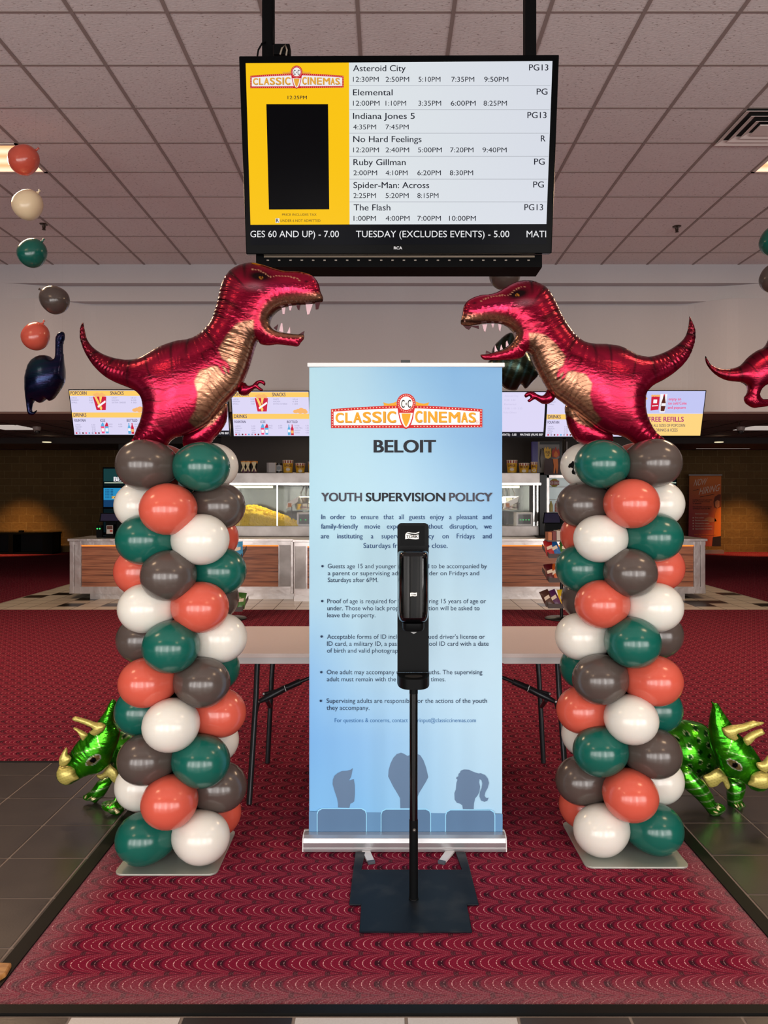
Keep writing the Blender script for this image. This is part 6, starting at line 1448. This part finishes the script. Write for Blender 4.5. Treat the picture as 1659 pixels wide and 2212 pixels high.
# boxes of sweets on top of the right rack
for k in range(5):
    c = [(196, 120, 70), (120, 40, 40), (200, 190, 180), (150, 120, 90), (180, 170, 165)][k]; Yb = 9.74; x = X(1180+k*9, Yb)
    m = MB(); m.box(x, x+.045, Yb-.12, Yb+.06, 1.0, 1.0+.1+.01*k, mat('sweet_box_%d' % k, c, .5)); tag(m.build('sweet_box', origin=(x, Yb, 1.0)), '%s upright sweet box, %s on top of the right candy rack' % (('tan', 'dark red', 'light grey', 'brown', 'pale grey')[k], ('first', 'second', 'third', 'fourth', 'fifth')[k]+' from the left'), 'box', 'sweet boxes on the candy rack')
m = MB(); x = X(1178, 9.74); m.box(x, x+.3, 9.6, 9.82, .985, 1.0, M_SHELF); tag(m.build('rack_shelf', origin=(x, 9.7, .98)), 'flat grey top shelf of the right candy rack under the sweet boxes', 'shelf')

# ================================================================ hiring banner and bench at the back
Yh = 20.9
e = empty('banner_stand', (X(1523, Yh), Yh, 0), 'orange and purple NOW HIRING roll-up banner by the back wall', 'banner')
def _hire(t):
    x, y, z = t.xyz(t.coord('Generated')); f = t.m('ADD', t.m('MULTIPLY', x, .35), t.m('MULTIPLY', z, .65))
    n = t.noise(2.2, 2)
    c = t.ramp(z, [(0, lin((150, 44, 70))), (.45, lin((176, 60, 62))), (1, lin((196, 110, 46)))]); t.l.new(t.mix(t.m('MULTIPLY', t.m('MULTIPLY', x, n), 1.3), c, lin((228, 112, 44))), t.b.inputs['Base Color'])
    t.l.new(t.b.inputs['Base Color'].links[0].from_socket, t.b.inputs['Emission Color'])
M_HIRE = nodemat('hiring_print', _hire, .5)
hm = lambda k: ymap(Yh, .006*k)
A = [P(1489, 1027, Yh), P(1558, 1027, Yh), P(1557, 1180, Yh), P(1487, 1180, Yh)]
m = MB(); m.box(A[0].x-.02, A[1].x+.02, Yh-.02, Yh+.03, A[0].z-.01, A[0].z+.03, M_SS); m.box(A[0].x-.03, A[1].x+.03, Yh-.1, Yh+.12, 0, .1, M_SS); m.box(X(1523, Yh)-.02, X(1523, Yh)+.02, Yh+.04, Yh+.07, .05, A[0].z, M_SS); part(m, 'frame', e)
HW = mat('hire_white', (226, 196, 176), .5); HB = mat('hire_black', (36, 18, 22), .5); HO = mat('hire_orange', (226, 116, 40), .5); HD = mat('hire_dark', (40, 26, 30), .5)
m = MB(); m.prism(A, (0, .01, 0), M_HIRE); write(m, 'NOW', 1498, 1524, 1050, 14, hm(2), HW, .0, -.12, .3); write(m, 'HIRING', 1509, 1552, 1069, 14, hm(2), HW, .0, -.2, .3)
m.pq([(1497, 1059), (1509, 1056.5), (1509, 1057.5), (1497, 1060)], hm(2), HB); m.pq([(1511, 1073), (1543, 1067), (1543, 1068), (1511, 1074)], hm(2), HB)
for s, x1, y, mt in (('Looking for a fun part-time', 1538, 1081, HB), ('job or a career in town', 1533, 1085, HB), ('or weekends?', 1515, 1089, HB), ('Get valuable experience', 1537, 1096, HB), ('working in food and film', 1534, 1100, HB), ('Good perks include:', 1530, 1111, HW), ('Free movies', 1520, 1119.5, HW), ('Flexible schedules', 1529, 1125.5, HW), ('Competitive wages', 1532, 1131.5, HW), ('Friendly work environment', 1538, 1137.5, HW), ('Opportunities to advance', 1538, 1143.5, HW), ('Ask for an application', 1546, 1156, HO), ('TODAY', 1530, 1161, HO)):
    write(m, s, (1496 if mt is not HW else 1501) if y < 1150 else (1499 if y < 1158 else 1514), x1, y, 2.8, hm(2), mt, .03)
for k in range(5): m.pq([(1497+1.4*math.cos(2*PI*i/8), 1118.5+6*k+1.4*math.sin(2*PI*i/8)) for i in range(8)], hm(2), HW)
# printed person in orange shirt, as flat artwork
m.pq([(1541, 1180), (1542, 1150), (1544, 1110), (1549, 1098), (1557, 1094), (1557, 1180)], hm(1), HO); m.pq([(1543, 1096), (1541, 1084), (1544, 1073), (1552, 1068), (1557, 1068), (1557, 1095), (1549, 1098)], hm(1), mat('hire_hair', (110, 50, 30), .5)); m.pq([(1545, 1094), (1544, 1084), (1549, 1080), (1554, 1082), (1554, 1094), (1549, 1098)], hm(1.3), mat('hire_skin', (206, 126, 84), .5))
m.pq([(1522, 1120), (1532, 1116), (1545, 1120), (1548, 1126), (1534, 1128), (1522, 1124)], hm(1), mat('hire_skin')); m.pq([(1540, 1160), (1557, 1158), (1557, 1180), (1538, 1180)], hm(1.5), HD); part(m, 'fabric', e)
Yc = 20.6
e = empty('console_bench', (X(20, Yc), Yc, 0), 'low black console bench against the block wall at far left', 'bench')
xa, xb = X(-60, Yc), X(113, Yc); zt2 = Z(1150.5, Yc)
m = MB(); m.box(xa, xb, Yc, Yc+.6, zt2-.05, zt2, M_SBLK); part(m, 'top', e)
for a, b in ((X(92, Yc), xb), (X(-60, Yc), X(-40, Yc)), (X(18, Yc), X(28, Yc))):
    m = MB(); m.box(a, b, Yc, Yc+.55, 0, zt2-.05, M_SBLK); part(m, 'side_panel', e)
m = MB(); m.box(xa, xb, Yc+.45, Yc+.5, .02, zt2-.05, mat('black_cloth', (8, 7, 8), .8)); m.box(xa, xb, Yc+.02, Yc+.55, .0, .04, M_SBLK); part(m, 'back_panel', e)
m = MB(); p_ = P(46, 1149, Yc+.2); m.box(p_.x-.05, p_.x+.05, Yc+.15, Yc+.25, zt2, zt2+.05, M_SBLK); tag(m.build('small_black_box', origin=(p_.x, Yc+.2, zt2)), 'tiny black box on top of the low bench at far left', 'box')
# back bar wall between counters and the rear
M_BBAR = mat('back_bar_dark', (36, 28, 27), .6)
m = MB(); m.box(X(478, 14.6), X(1400, 14.6), 14.6, 14.8, 0, 2.84, M_BBAR); struct(m, 'wall_back_bar')
m = MB(); m.box(X(256, 17.2), X(300, 17.2), 17.2, 17.4, 0, 2.84, M_BBAR); struct(m, 'wall_back_pier')
